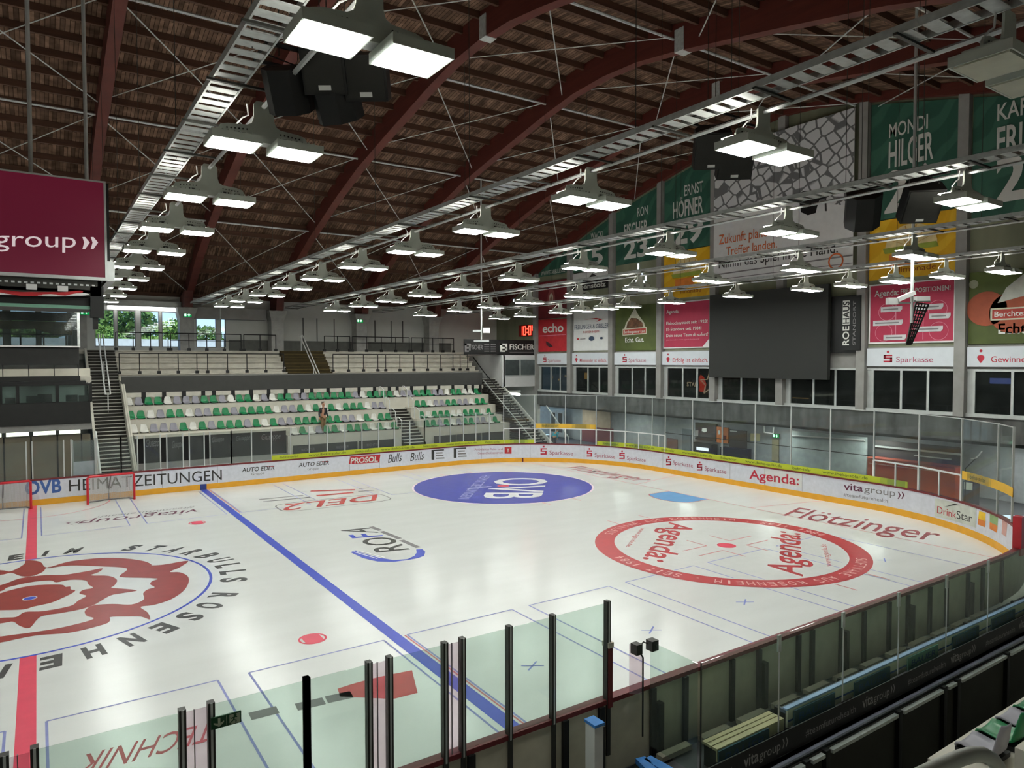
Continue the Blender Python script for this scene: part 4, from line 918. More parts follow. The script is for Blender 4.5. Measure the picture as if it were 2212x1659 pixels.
handrail([(3.35, 21.6, hz_(21.6)+1.0), (3.35, 26.2, hz_(26.2)+1.05), (3.6, 26.2, hz_(26.2)+1.05), (3.6, 21.6, hz_(21.6)+1.0), (3.35, 21.6, hz_(21.6)+1.0)], 'double white handrail up the middle of the long left stair', M_white,
         [((3.48, 21.6, hz_(21.6)), (3.48, 21.6, hz_(21.6)+1)), ((3.48, 24, hz_(24)), (3.48, 24, hz_(24)+1.02)), ((3.48, 26.2, hz_(26.2)), (3.48, 26.2, hz_(26.2)+1.05))])
handrail([(4.32, 16.2, .4), (4.32, 17.0, 1.1), (4.32, 22.4, hz_(22.4)+.9)], 'pale stringer handrail between the long left stair and the seats', M_concl, [((4.32, 17, .2), (4.32, 17, 1.1))], .05)
handrail([(2.72, 16.4, .9), (2.72, 19.2, 2.75)], 'short white handrail on the left side of the long stair above the glass', M_white, [((2.72, 16.4, 0), (2.72, 16.4, .9))], .05)
handrail([(15.9, 23.3, 5.5), (15.7, 26.2, ZT+1.1), (15.5, 26.2, ZT+1.1), (15.7, 23.3, 5.5)], 'double white handrail on the brown terrace stair', M_white, [((15.6, 26.2, ZT), (15.6, 26.2, ZT+1.1)), ((15.8, 24.2, 5.3), (15.8, 24.2, 6.1))])
for x, lab in ((19.85, 'left'), (21.6, 'right')):
    for k, (y, z) in enumerate(SR): handrail([(x, y-.15, z), (x, y-.15, z+.55), (x, y+.35, z+.75), (x, y+.6, z+.75), (x, y+.6, z)], 'bent white tube rail on the %s of the aisle stair, %s from the top' % (lab, ORD[k+1]), M_white, [], .03, 'handrail', 'aisle end rails')
# right-hand stair down from the gallery corner
XS0, XS1 = 28.4, 29.7
sr = stair(XS0, XS1, 15.6, 23.2, .1, 5.0, 28, 'dark stair descending beside the white booth at the far corner', M_skirt, M_nose)
handrail([(28.35, 15.0, .95), (28.35, 22.6, 5.55), (28.35, 24.2, 6.7)], 'black handrail along the far corner stair', M_black, [((28.35, 16, .3), (28.35, 16, 1.5)), ((28.35, 19, 2.2), (28.35, 19, 3.35)), ((28.35, 22, 4), (28.35, 22, 5.2))], .04)
handrail([(28.33, 15.4, .5), (28.33, 22.6, 4.9)], 'pale lower handrail along the far corner stair', M_alu, [], .035)
handrail([(30.0, 14.4, 1.2), (30.0, 16.9, 3.2)], 'double grey handrail on the far side of the corner stair', M_alu, [((30.0, 14.4, 0), (30.0, 14.4, 1.2))], .05)
# press booth in the far corner, with the black advert above it
bo = empty('press_booth', (31.3, 22, 4.4), 'white cabin with a two-part window in the far corner beside the stair', 'booth')
MB().box(29.6, 32.95, 22.0, 25.5, 4.38, 6.82).build('cabin', mat('booth_white', '#c3c4c3', .7, var=.03), bo)
MB().box(29.85, 32.7, 21.97, 22.0, 5.22, 6.5).build('window_frame', M_alu, bo)
MB().box(29.9, 31.2, 21.955, 21.97, 5.28, 6.44).build('window_pane', mat('booth_glass', '#3d4343', .15), bo); MB().box(31.32, 32.65, 21.955, 21.97, 5.28, 6.44).build('window_pane', mat('booth_glass2', '#525a5a', .15), bo)
struct(MB().prism([(29.75, 14.8, -.02), (29.75, 28, -.02), (29.75, 28, 6.8), (29.75, 22, 6.8), (29.75, 22, 4.4)], (.12, 0, 0)).build('wall_corner', M_wallg))
fa = empty('fischer_board', (31, 22.2, 6.85), 'long black advert board on top of the press booth', 'advert board')
a, b = P('y', 22.1, 1003, 760), P('y', 22.1, 1160, 765)
MB().box(a.x, 32.9, 22.1, 22.2, 6.86, 7.98).build('board', M_black, fa)
def fy(u, v): return P('y', 22.09, u, v)
text('FISCHER', aff(fy(1101, 755), fy(1154, 755), fy(1101, 744)), 'board_lettering', M_inkw, fa, .02); text('FISCHER', aff(fy(1016, 755), fy(1043, 755), fy(1016, 745)), 'board_lettering', M_inkg, fa, .02)
for u, s in ((1080, 1), (1004, .8)):
    for k, (x0, x1, v0, v1) in enumerate(((0, 16, 742, 746), (0, 5, 742, 758), (5, 14, 749, 753), (11, 16, 746, 757), (0, 11, 757, 760))):
        MB().quad(fy(u+x0*s, v1), fy(u+x1*s, v1), fy(u+x1*s, v0), fy(u+x0*s, v0)).build('board_emblem', M_inkw if s == 1 else M_inkg, fa)
for v in (758, 761): MB().quad(fy(1101, v+1), fy(1152, v+1), fy(1152, v), fy(1101, v)).build('board_rule', M_inkg, fa)
for k in range(4):
    for u in (1046, 1060): MB().quad(fy(u, 744+k*4.6+1.6), fy(u+11, 744+k*4.6+1.6), fy(u+11, 744+k*4.6), fy(u, 744+k*4.6)).build('board_rule', M_inkg, fa)
# led clock on the end wall
ck = tag(MB().box(XW-.12, XW-.02, 22.35, 24.5, 8.35, 9.25).build('led_clock', mat('clock_red', '#7d1512', .5)), 'glowing red digital clock on the end wall above the corner booth', 'clock')
M_led = emit('led_red', '#ff3a2a', 6)
SEG = {'1': 'bc', '0': 'abcdef', '2': 'abged', '4': 'fgbc', '8': 'abcdefg', '7': 'abc'}
yy = 24.3
for ch in '10:04':
    if ch == ':': 
        for z in (8.65, 8.95): MB().box(XW-.14, XW-.12, yy-.1, yy, z-.05, z+.05).build('led_dot', M_led, ck)
        yy -= .22; continue
    mb = MB(); w, h = .36, .3
    for s_ in SEG[ch]:
        y0, y1, z0, z1 = {'a': (yy-w, yy, 9.1, 9.17), 'b': (yy-w, yy-w+.08, 8.8, 9.17), 'c': (yy-w, yy-w+.08, 8.45, 8.8), 'd': (yy-w, yy, 8.43, 8.5), 'e': (yy-.08, yy, 8.45, 8.8), 'f': (yy-.08, yy, 8.8, 9.17), 'g': (yy-w, yy, 8.77, 8.84)}[s_]
        mb.box(XW-.14, XW-.12, y0, y1, z0, z1)
    mb.build('led_digit', M_led, ck); yy -= .48
# seats
def seatmesh():
    prof = [(-.02, .03), (0, .075), (.05, .085), (.2, .06), (.33, .07), (.385, .12), (.41, .22), (.43, .34), (.445, .42), (.45, .445)]
    wid = [.40, .42, .43, .43, .42, .41, .38, .33, .27, .22]
    vs = []; N = 7
    for (y, z), w in zip(prof, wid):
        for k in range(N):
            t = k/(N-1)*2-1; vs.append((t*w/2, y-abs(t)**3*.03*(y > .35), z+abs(t)**3*.035*(y < .36)))
    R = len(prof); fs = [(i*N+k, i*N+k+1, (i+1)*N+k+1, (i+1)*N+k) for i in range(R-1) for k in range(N-1)]
    o = len(vs); vs += [(x*.97, y+.012, z-.022) for x, y, z in vs]
    fs += [(o+d, o+c, o+b, o+a) for a, b, c, d in fs]
    ring_ = list(range(N))+[i*N+N-1 for i in range(1, R)]+[(R-1)*N+k for k in range(N-2, -1, -1)]+[i*N for i in range(R-2, 0, -1)]
    fs += [(ring_[i], o+ring_[i], o+ring_[(i+1) % len(ring_)], ring_[(i+1) % len(ring_)]) for i in range(len(ring_))]
    return vs, fs
SV, SF = seatmesh(); SME = {}
for k, m in (('G', M_green), ('W', M_seatw), ('r', M_seatg)):
    me = bpy.data.meshes.new('seat_shell'); me.from_pydata(SV, [], SF); me.update(); me.materials.append(m)
    for p in me.polygons: p.use_smooth = True
    me2 = bpy.data.meshes.new('seat_foot'); b = MB().box(-.2, .2, -.01, .4, -.01, .045); me2.from_pydata(b.v, [], b.f); me2.materials.append(M_black); SME[k] = (me, me2)
CN = {'G': 'green', 'W': 'white', 'r': 'grey'}
def seat(x, y, z, c, lab, grp):
    o = bpy.data.objects.new('bucket_seat', SME[c][0]); COL.objects.link(o); o.location = (x, y, z+.01); tag(o, lab, 'seat', grp)
    f = bpy.data.objects.new('foot', SME[c][1]); COL.objects.link(f); f.parent = o
    return o
def row(seq, k, u0, u1, name, un):
    y, z = SR[k]; x0, x1 = yx(y, u0, 870), yx(y, u1, 870); n = len(seq)
    for i, c in enumerate(seq):
        seat(x0+(x1-x0)*i/(n-1), y-.02, z, c, '%s bucket seat, %s from the left in the %s' % (CN[c], ORD[i+1], name), 'bucket seats on the far stand')
R1 = 'WrGGWrrrGGrWGGWrWGGrrGGGGGGrWGGG'; R1b = 'GWrrGGGrrWGGWWG'
row(R1+R1b, 0, 279, 1034, 'top seat row', 0)
row('GGWrGGWrrGGrGGGGWrrGWGWGWGGGWrr', 1, 283, 828, 'second seat row left of the aisle', 0); row('GGWrrGGrrWGG', 1, 906, 1048, 'second seat row right of the aisle', 0)
row('WWrrrGWGrGGGrGWGrrGGGGGGrrWGWGG', 2, 288.6, 842, 'third seat row left of the aisle', 0); row('GWGGGWWGGGWG', 2, 916, 1061, 'third seat row right of the aisle', 0)
row('WGWrGGWGGGWGWG', 3, 638.6, 855, 'bottom seat row left of the aisle', 0); row('GGrGWrGGrrWG', 3, 927, 1075, 'bottom seat row right of the aisle', 0)
# dugout benches and black advert boards under the stand
du = empty('penalty_dugout', (8.4, 18, 0), 'recessed players dugout with black back boards below the left seats', 'dugout')
MB().box(4.6, 12.5, 19.4, 20.05, .9, 2.25).build('back_board', M_black, du); MB().box(4.5, 12.6, 19.0, 20.08, 2.28, 2.42).build('ledge', M_concl, du)
MB().box(4.8, 12.4, 18.7, 19.1, .35, .6).build('bench', M_white, du); MB().box(4.6, 12.5, 19.1, 20.05, 0, .9).build('lower_wall', M_pil, du)
for i, (u0, u1, v0, v1) in enumerate(((315, 348, 966, 949), (372, 394, 968, 953), (458, 484, 956, 945), (510, 540, 952, 942), (565, 606, 950, 938))):
    a, b, c = P('y', 19.38, u0, v0), P('y', 19.38, u1, v0-3), P('y', 19.38, u0, v1); text('Giuseppe', aff(a, b, c), 'back_board_lettering', M_inkg, du, 0, .3)
for i, (u0, u1) in enumerate(((633, 706), (709, 772), (776, 852), (938, 985), (987, 1040), (1042, 1090))):
    y = 18.9; a, b, c = P('y', y, u0, 953-(u0-633)*.03), P('y', y, u1, 953-(u1-633)*.03), P('y', y, u0, 976)
    o = tag(MB().box(a.x, b.x, y, y+.04, .75, 1.36).build('advert_board', M_dark), 'dark advert board below the bottom seat row, %s from the left' % ORD[i+1], 'advert board', 'dark boards below the seats')
    if i < 3: text('RICHTER', aff((a.x+.5, y-.01, 1.0), (a.x+1.3, y-.01, 1.0), (a.x+.5, y-.01, 1.15)), 'board_lettering', M_inkg, o)
# goals parked at the far boards
def goal(x0, y0, x1, y1, lab):
    a, b = Vector((x0, y0, 0)), Vector((x1, y1, 0)); r = empty('hockey_goal', (a+b)/2, lab, 'hockey goal', 'hockey goals'); d = (b-a).normalized(); nb_ = Vector((-d.y, d.x, 0))
    z = Vector((0, 0, 1.22))
    MB().tube([a, a+z*.96, a+z+d*.06, b+z-d*.06, b+z*.96, b], .05, 8).build('front_frame', mat('goal_red', '#c4232f', .35), r)
    m = (a+b)/2; bk = [a+nb_*.05, a+nb_*.45+d*.15, m+nb_*.62, b+nb_*.45-d*.15, b+nb_*.05]
    MB().tube([p+Vector((0, 0, .03)) for p in bk], .03, 6).build('base_frame', M_inkg, r)
    MB().tube([m+nb_*.62, m+nb_*.55+z*.4, m+nb_*.06+z*.98], .03, 6).build('center_stay', M_inkg, r)
    net = MB()
    top = [a+z, m+z+nb_*.05, b+z]
    net.quad(bk[0], bk[1], a+z+nb_*.3+d*.1, a+z); net.quad(bk[1], bk[2], m+z+nb_*.35, a+z+nb_*.3+d*.1); net.quad(bk[2], bk[3], b+z+nb_*.3-d*.1, m+z+nb_*.35); net.quad(bk[3], bk[4], b+z, b+z+nb_*.3-d*.1)
    net.poly([a+z, a+z+nb_*.3+d*.1, m+z+nb_*.35, b+z+nb_*.3-d*.1, b+z])
    net.build('net', netmat(), r)
def netmat():
    if 'net' in MATS: return MATS['net']
    m = bpy.data.materials.new('net'); m.use_nodes = True; n = m.node_tree.nodes; L = m.node_tree.links; n.clear()
    t = n.new('ShaderNodeTexCoord'); ck_ = n.new('ShaderNodeTexBrick'); ck_.inputs['Scale'].default_value = 12; ck_.inputs['Mortar Size'].default_value = .09; ck_.offset = 0; ck_.inputs['Brick Width'].default_value = .5; ck_.inputs['Row Height'].default_value = .5
    mp = n.new('ShaderNodeMapping'); mp.inputs['Rotation'].default_value = (PI/2, 0, 0)
    df = n.new('ShaderNodeBsdfDiffuse'); df.inputs[0].default_value = lin('#c9c9c4'); tr = n.new('ShaderNodeBsdfTransparent'); mx = n.new('ShaderNodeMixShader'); o = n.new('ShaderNodeOutputMaterial')
    mu = n.new('ShaderNodeMath'); mu.operation = 'MULTIPLY_ADD'; mu.inputs[1].default_value = .5; mu.inputs[2].default_value = .22
    L.new(t.outputs['Object'], mp.inputs[0]); L.new(mp.outputs[0], ck_.inputs[0]); L.new(ck_.outputs['Fac'], mu.inputs[0]); L.new(mu.outputs[0], mx.inputs[0]); L.new(tr.outputs[0], mx.inputs[1]); L.new(df.outputs[0], mx.inputs[2]); L.new(mx.outputs[0], o.inputs[0])
    MATS['net'] = m; return m
goal(2.04, 13.58, 3.9, 13.8, 'red framed hockey goal standing at the far boards, under the newspaper lettering')
goal(-1.95, 13.75, -.05, 13.94, 'red framed hockey goal at the far boards, cut by the left edge of the view')
# ================================================================== LEFT SIDE BLOCK (boxes, balcony, lounge)
XE = 2.1
lb = MB().box(-34, 2.45, 18.3, 22, 3.05, 3.35); struct(lb.build('floor_balcony', M_pil))
struct(MB().box(-34, 2.45, 17.95, 18.05, 3.3, 4.36).build('wall_balcony', mat('balcony_black', '#232322', .7)))
struct(MB().box(-34, 2.3, 19.9, 20.1, 3.35, 5.3).build('wall_box_back', mat('box_back', '#c3c9c4', .8)))
struct(MB().box(-34, 2.3, 18.2, 20.2, 5.28, 5.4).build('ceiling_box', M_black))
gl = [(-80, -2), (5, 36), (43, 121), (128, 194)]
o = MB(); zl, zh = 4.36, 5.28
xs_ = [yx(18.2, u, 850) for u in (-84, -0, 38, 122, 126, 195)]
o.box(-34, 2.5, 18.17, 18.23, zh-.08, zh).box(-34, 2.5, 18.17, 18.23, zl-.02, zl+.03)
for u in (-90, 2, 39, 124.5, 196.5): x = yx(18.2, u, 850); o.box(x-.09, x+.05, 18.15, 18.25, zl, zh)
w = struct(o.build('window_40', M_black)); MB().box(-34, 2.4, 18.195, 18.205, zl, zh).build('pane', glass('box_glass', '#b9c4c0', .05), w)
for i, (u, s_) in enumerate(((22, .2), (70, .25), (97, .3), (155, .25), (181, .22))):
    x = yx(18.6, u, 860); mo = tag(MB().box(x-s_, x+s_, 18.6, 18.64, 4.38, 4.38+s_*1.3).build('monitor', M_black), 'black monitor behind the box window, %s from the left' % ORD[i+1], 'monitor', 'monitors in the box')
struct(MB().box(-34, XE, 19.3, 19.5, 5.32, 5.64).build('wall_tier_front', mat('tier_dark', '#2f2f2e', .8)))
t_ = MB().box(-34, XE+.5, 19.5, 20.3, 5.3, 5.62).box(-34, XE+.5, 20.3, 23, 5.3, 6.0); struct(t_.build('floor_tier', M_concl))
for u in (6, 62, 117, 169): x = yx(19.5, u, 800); struct(MB().box(x-.02, x+.02, 19.42, 19.47, 5.6, 6.25).build('trim_5', M_black))
struct(MB().box(-34, XE, 20.0, 20.2, 6.2, 7.1).build('wall_lounge_front', mat('tier_dark', '')))
struct(MB().box(-34, XE+.05, 19.8, 20.2, 7.1, 7.17).build('trim_6', M_white))
struct(MB().box(-34, XE-.6, 20.0, 28, 7.05, 7.1).build('floor_lounge', M_dark))
lg = MB().box(XE-.06, XE+.06, 19.95, 20.07, 7.1, 9.75).box(-34, XE+.06, 19.95, 20.07, 9.7, 9.8)
w = struct(lg.build('window_41', M_steel)); MB().box(-34, XE-.06, 20.0, 20.02, 7.17, 9.7).build('pane', glass('lounge_glass', '#b5bab8', .04), w)
MB().box(XE-.005, XE+.005, 20.07, 27.9, 7.17, 9.7).build('side_pane', glass('lounge_side', '#c5d0d0', .05), w)
struct(MB().box(-34, XE, 20, 28, 9.8, 10.2).build('ceiling_lounge_left', M_dark))
val = tag(MB().box(-3.5, 1.9, 22.5, 22.7, 8.55, 9.0).build('valance', mat('valance', '#3a1c16', .8)), 'dark brown valance hanging inside the left lounge glass', 'valance')
cl_ = tag(MB().prism([(-2.8, 22.2, 8.5), (1.9, 22.2, 8.5), (1.9, 22.2, 7.8), (1.0, 22.2, 7.85), (0.2, 22.2, 8.1), (-2.8, 22.2, 8.0)], (0, .1, 0)).build('draped_cloth', mat('drape', '#7a6236', .8, var=.4, scale=1.5)), 'ochre and grey draped cloth inside the left lounge glass', 'cloth')
for i, (u0, u1) in enumerate(((92, 118), (124, 152))):
    a, b = P('y', 21.5, u0, 670), P('y', 21.5, u1, 662); tag(MB().prism([(a.x, 21.5, a.z), (b.x, 21.5, a.z+.05), (b.x, 21.5, b.z), ((a.x+b.x)/2, 21.5, b.z-.05), (a.x+.1, 21.5, b.z)], (0, .1, 0)).build('lime_cushion', mat('lime', '#a9b32f', .7)), 'lime yellow bundle inside the left lounge, %s one' % ('left' if i == 0 else 'right'), 'cushion')
ta = empty('lounge_table', (0, 22, 7.1), 'dark bar table and stools against the left lounge windows', 'table'); MB().box(-1.6, 1.7, 21.4, 21.9, 7.75, 7.82).build('top', M_black, ta)
for x in (-1.5, -.4, .6, 1.6): MB().box(x-.04, x+.04, 21.6, 21.7, 7.1, 7.75).build('leg', M_black, ta)
for i, x in enumerate((-1.0, 1.4)):
    o = empty('box_fill_lamp', (x, 19.2, 5.2), 'added flat fill lamp inside the glazed box over the balcony', 'lamp', 'added fill lamps of the glazed box'); MB().box(x-.5, x+.5, 18.9, 19.4, 5.2, 5.27).build('housing', M_alu, o); MB().box(x-.48, x+.48, 18.92, 19.38, 5.18, 5.2).build('diffuser', emit('box_fill', '#eaf6f0', 4), o)  # invented lamps, added because the box interior came out dark
# lower boxes below the balcony
struct(MB().box(-34, 2.45, 18.6, 18.7, 0, 2.72).build('wall_tunnel', mat('tunnel', '#7d7565', .6, var=.2, scale=.6)))
struct(MB().box(-34, 2.5, 18.0, 18.65, 3.0, 3.3).build('trim_7', M_pil))
for i, (u0, u1) in enumerate(((-50, 4), (12, 63), (71, 121), (127, 174))):
    a, b = P('y', 18.6, u0, 930), P('y', 18.6, u1, 926)
    o = empty('strip_light', ((a.x+b.x)/2, 18.5, 2.9), 'glowing strip light under the balcony, %s from the left' % ORD[i+1], 'strip light', 'strip lights under the balcony')
    MB().box(a.x, b.x, 18.46, 18.6, 2.76, 3.0).build('housing', M_pil, o); MB().box(a.x+.02, b.x-.02, 18.44, 18.46, 2.78, 2.97).build('diffuser', emit('strip_on', '#f4ffe2', 2.2), o)
for u in (8, 67, 124, 176): x = yx(18.6, u, 950); struct(MB().box(x-.03, x+.03, 18.56, 18.6, 0, 2.74).build('trim_8', M_black))
dd = empty('bench_door', (1.9, 15.2, 0), 'half glazed white board door panel at the far bench beside the long stair', 'door panel')
a, b = P('y', 15.2, 157, 1000), P('y', 15.2, 206, 1000)
MB().box(a.x, b.x, 15.2, 15.24, .9, 1.75).build('panel', M_board, dd); MB().box(a.x, b.x, 15.21, 15.22, 1.75, 2.7).build('pane', glass('door_glass', '#d5dadc', .12), dd)
MB().box(a.x, a.x+.04, 15.18, 15.25, .9, 2.75).build('post', M_alu, dd); MB().box(b.x-.04, b.x, 15.18, 15.25, .9, 2.75).build('post', M_alu, dd)
# ================================================================== FAR WALL FITTINGS
a, b = P('y', 27.7, 232, 664), P('y', 27.7, 388, 669)
o = empty('strip_light', ((a.x+b.x)/2, 27.7, a.z), 'long glowing strip light above the far glazed doors', 'strip light'); MB().box(a.x, b.x, 27.55, 27.7, a.z-.1, a.z+.12).build('diffuser', emit('strip_far', '#ffffff', 4), o); MB().box(a.x, b.x+.1, 27.5, 27.98, a.z+.12, a.z+.5).build('housing', M_alu, o)
a, b = P('y', 27.2, 412, 690), P('y', 27.2, 575, 665)
o = empty('air_duct', ((a.x+b.x)/2, 27.3, a.z), 'grey rectangular air duct under the roof right of the glazed doors', 'duct'); MB().box(a.x, b.x, 27.2, 27.95, 9.2, 9.95).build('duct', M_pil, o)
MB().box(a.x+1.8, a.x+1.86, 27.17, 27.98, 9.17, 9.97).build('flange', M_steel, o)
def exitsign(p, w, h, ax, lab):
    r = empty('exit_sign', p, lab, 'exit sign', 'lit exit signs'); x, y, z = p
    if ax == 'y': MB().box(x-w/2, x+w/2, y, y+.08, z, z+h).build('housing', M_postd, r); q = lambda a, b, c, d: MB().box(x-w/2+w*a, x-w/2+w*b, y-.015, y, z+h*c, z+h*d)
    else: MB().box(x, x+.08, y-w/2, y+w/2, z, z+h).build('housing', M_postd, r); q = lambda a, b, c, d: MB().box(x-.015, x, y+w/2-w*b, y+w/2-w*a, z+h*c, z+h*d)
    me_ = emit('exit_glow', '#b8ffd0', 2.5); me2 = emit('exit_green_glow', '#12924a', 1)
    q(.02, .98, .05, .95).build('face', me2, r); f = MB()
    for a, b, c, d in ((.12, .34, .2, .8), (.6, .72, .2, .8), (.48, .6, .45, .58), (.72, .84, .45, .58)):
        g = q(a, b, c, d); f.add([(vx-.01*(ax == 'x'), vy-.01*(ax == 'y'), vz) for vx, vy, vz in g.v], g.f)
    f.build('pictogram', me_, r)
for u, v, lab in ((183, 680, 'left of the glazed doors'), (405, 685, 'on the column right of the glazed doors'), (777, 697, 'on the column right of the brown stair')):
    p = P('y', 27.0, u, v); exitsign((p.x, 26.95, p.z), .5, .28, 'y', 'lit green exit sign '+lab)
p = P('y', 21.8, 1110, 853)
o = empty('tube_light', (p.x, 21.8, p.z), 'bright capsule lamp below the press booth', 'lamp'); a, b = P('y', 21.8, 1097, 850), P('y', 21.8, 1124, 852)
MB().tube([(a.x, 21.8, a.z-.02), (a.x+.06, 21.8, a.z-.02), (b.x-.06, 21.8, b.z), (b.x, 21.8, b.z)], [.05, .1, .1, .05], 10).build('tube', emit('tube_on', '#fbfff2', 9), o); MB().box(a.x, b.x, 21.75, 21.9, a.z+.1, a.z+.22).build('housing', M_alu, o)
# ================================================================== RIGHT WALL: SCREEN, SIGNS, BANNERS
def wt(s, y0, y1, z0, zt, x, name, m, parent, bold=0, shear=0, dz=0):   # lettering seen from the ice: y0 left, y1 right
    return text(s, lambda u, w: Vector((x, y0+(y1-y0)*u, z0+dz*u+w*(zt-z0))), name, m, parent, bold, shear)
def wp(pts, x, name, m, parent): return MB().poly([(x, y, z) for y, z in pts]).build(name, m, parent)
XB_ = XW-.1
def banner(y0, y1, z0, zl, zr, m, name, lab, cat='banner', grp=None, th=.03, x=None):   # y0 > y1, zl / zr: top at the left / right
    x = XB_ if x is None else x; N = 8; mb = MB(); V = []
    for k in range(N+1):
        t = k/N; y = y0+(y1-y0)*t; dx = .02*math.sin(k*2.1) if th < .04 else 0
        V += [(x+dx, y, z0), (x+dx, y, zl+(zr-zl)*t), (x+th+dx, y, zl+(zr-zl)*t), (x+th+dx, y, z0)]
    F = []
    for k in range(N):
        a = 4*k
        for i in range(4): F.append((a+i, a+(i+1) % 4, a+4+(i+1) % 4, a+4+i))
    F += [(3, 2, 1, 0), (4*N, 4*N+1, 4*N+2, 4*N+3)]; mb.add(V, F)
    o = mb.build(name, m); return tag(o, lab, cat, grp)
XT = XB_-.035
M_gb = bannermat('banner_green', '#2a5546', '#386453')
def ztop(y): return zbeam(y)+.72*max(0, 1-abs(y)/24)-.1
def fame(y0, y1, z0, first, last, num, lab, ys_, zs):
    o = banner(y0, y1, z0, min(18.5, ztop(y0)), min(18.5, ztop(y1)), M_gb, 'name_banner', lab, 'banner', 'green retired number banners')
    (a0, a1), (b0, b1), (c0, c1) = ys_; (fz, fh), (lz, lh), (nz_, nh) = zs
    if first: wt(first, a0, a1, fz, fz+fh, XT, 'first_name', M_inkw, o, .012)
    if last: wt(last, b0, b1, lz, lz+lh, XT, 'last_name', M_inkw, o, .018)
    if num: wt(num, c0, c1, nz_, nz_+nh, XT, 'number', M_inkw, o, .03)
def wy(u, v=500): return P('x', XT, u, v).y
def wz(u, v): return P('x', XT, u, v).z
fame(-4.6, -8.4, 12.88, 'MONDI', 'HILGER', '26', 'green banner lettered with a first and last name over number 26', ((-5.45, -7.15), (-5.45, -7.4), (-5.3, -7.45)), ((16.55, .62), (15.2, 1.15), (13.2, 1.75)))
fame(-8.95, -12.9, 12.15, 'KARL', 'FRIESEN', '2', 'green banner with name cut by the right edge of the view, over a large 2', ((-9.85, -11.3), (-9.85, -12.4), (-9.85, -10.9)), ((16.1, .65), (14.7, 1.1), (12.85, 1.75)))
fame(8.5, 4.7, 13.1, 'ERNST', 'HÖFNER', '29', 'green banner with a name over number 29, above a yellow advert', ((6.85, 5.4), (7.75, 5.4), (7.75, 5.4)), ((16.3, .62), (15.1, .95), (13.5, 1.35)))
fame(12.9, 8.95, 12.8, 'RON', 'FISCHER', '23', 'green banner with a name over number 23', ((10.85, 9.9), (12.1, 9.9), (12.1, 9.9)), ((15.75, .55), (14.6, .8), (13.15, 1.15)))
fame(17.5, 13.35, 12.78, 'WACKI', '', '15', 'green banner over number 15, above the white and black advert', ((15.5, 14.2), (0, 1), (16.5, 14.2)), ((14.95, .4), (0, 1), (13.15, 1.1)))
o = banner(21.8, 18.0, 12.9, 13.5, 14.95, M_gb, 'web_banner', 'slanted green banner with a web address at the far end of the wall', 'banner', 'green retired number banners'); wt('WWW.STARBULLS.DE', 21.4, 18.4, 12.98, 13.28, XT, 'web_lettering', M_inkw, o, .01)
M_yb = bannermat('banner_yellow', '#d8a513', '#e4b72a')
def lemonade(y0, y1, z0, z1, lab):
    o = banner(y0, y1, z0, z1, z1, M_yb, 'yellow_banner', lab, 'banner', 'yellow lemonade banners'); c = (y0+y1)/2; r = (y0-y1)*.3; zc = z0+(z1-z0)*.5
    wp([(c+r*math.cos(t), zc+r*.9*math.sin(t)) for t in [PI*k/16 for k in range(17)]], XT, 'citrus_half', mat('citrus', '#e2cf98', .6), o)
    for k in range(1, 7): t = PI*k/7; wp([(c+.1*math.cos(t)-.02, zc+.06), (c+r*.95*math.cos(t)-.03, zc+r*.86*math.sin(t)), (c+r*.95*math.cos(t)+.03, zc+r*.86*math.sin(t)), (c+.1*math.cos(t)+.02, zc+.06)], XT-.004, 'citrus_rib', mat('citrus_rib', '#c79a50', .6), o)
    wp([(c+1.25, zc+.05), (c-1.1, zc+.1), (c-1.2, zc-.15), (c+1.15, zc-.2)], XT-.003, 'leaf_patch', mat('leafpatch', '#8f9a3c', .6), o)
    wp([(c+.95, zc-.28), (c-.55, zc-.25), (c-.5, zc-.85), (c+.95, zc-.85)], XT-.003, 'label_patch', M_o1, o)
    wt('limonade', c+.5, c-1.1, z0+.25, z0+.5, XT, 'banner_lettering', mat('limo_text', '#8a4a14', .6), o)
lemonade(-4.6, -8.4, 10.12, 12.84, 'yellow citrus banner between the green number 26 banner and the pink advert')
lemonade(8.5, 4.7, 10.2, 13.05, 'yellow citrus banner between the green number 29 banner and the pink advert')
M_pk = mat('pink', '#ad2f4c', .6, var=.05); M_pkl = mat('pink_line', '#cf8496', .6)
def framed(y0, y1, z0, z1, m, name, lab, fm=None):
    o = banner(y0, y1, z0, z1, z1, fm or M_white, name, lab, 'advert', None, .05); wp([(y0-.07, z0+.07), (y1+.07, z0+.07), (y1+.07, z1-.07), (y0-.07, z1-.07)], XB_-.004, 'print', m, o); return o
o = framed(-4.62, -8.4, 7.15, 9.92, M_pk, 'pink_advert', 'pink advert board with white arrow labels below the yellow banner')
wt('Agenda:', -4.9, -6.0, 9.35, 9.62, XT, 'advert_lettering', M_inkw, o, .012); wt('FREIE POSITIONEN!', -6.1, -8.2, 9.4, 9.6, XT, 'advert_lettering', M_inkw, o, .012)
for c, z in ((-5.5, 8.6), (-7.7, 8.6), (-5.35, 7.65), (-7.75, 7.65)):
    mb = MB()
    for k in range(24):
        a_, b_ = 2*PI*k/24, 2*PI*(k+1)/24; mb.quad(*[(XT, c+r*math.cos(t), z+r*math.sin(t)) for r, t in ((.38, a_), (.4, a_), (.4, b_), (.38, b_))])
    mb.build('pitch_circle', M_pkl, o)
mb = MB()
for y in (-5.9, -7.1): mb.box(XT-.002, XT, y-.015, y+.015, 7.3, 9.2)
mb.build('pitch_line', M_pkl, o)
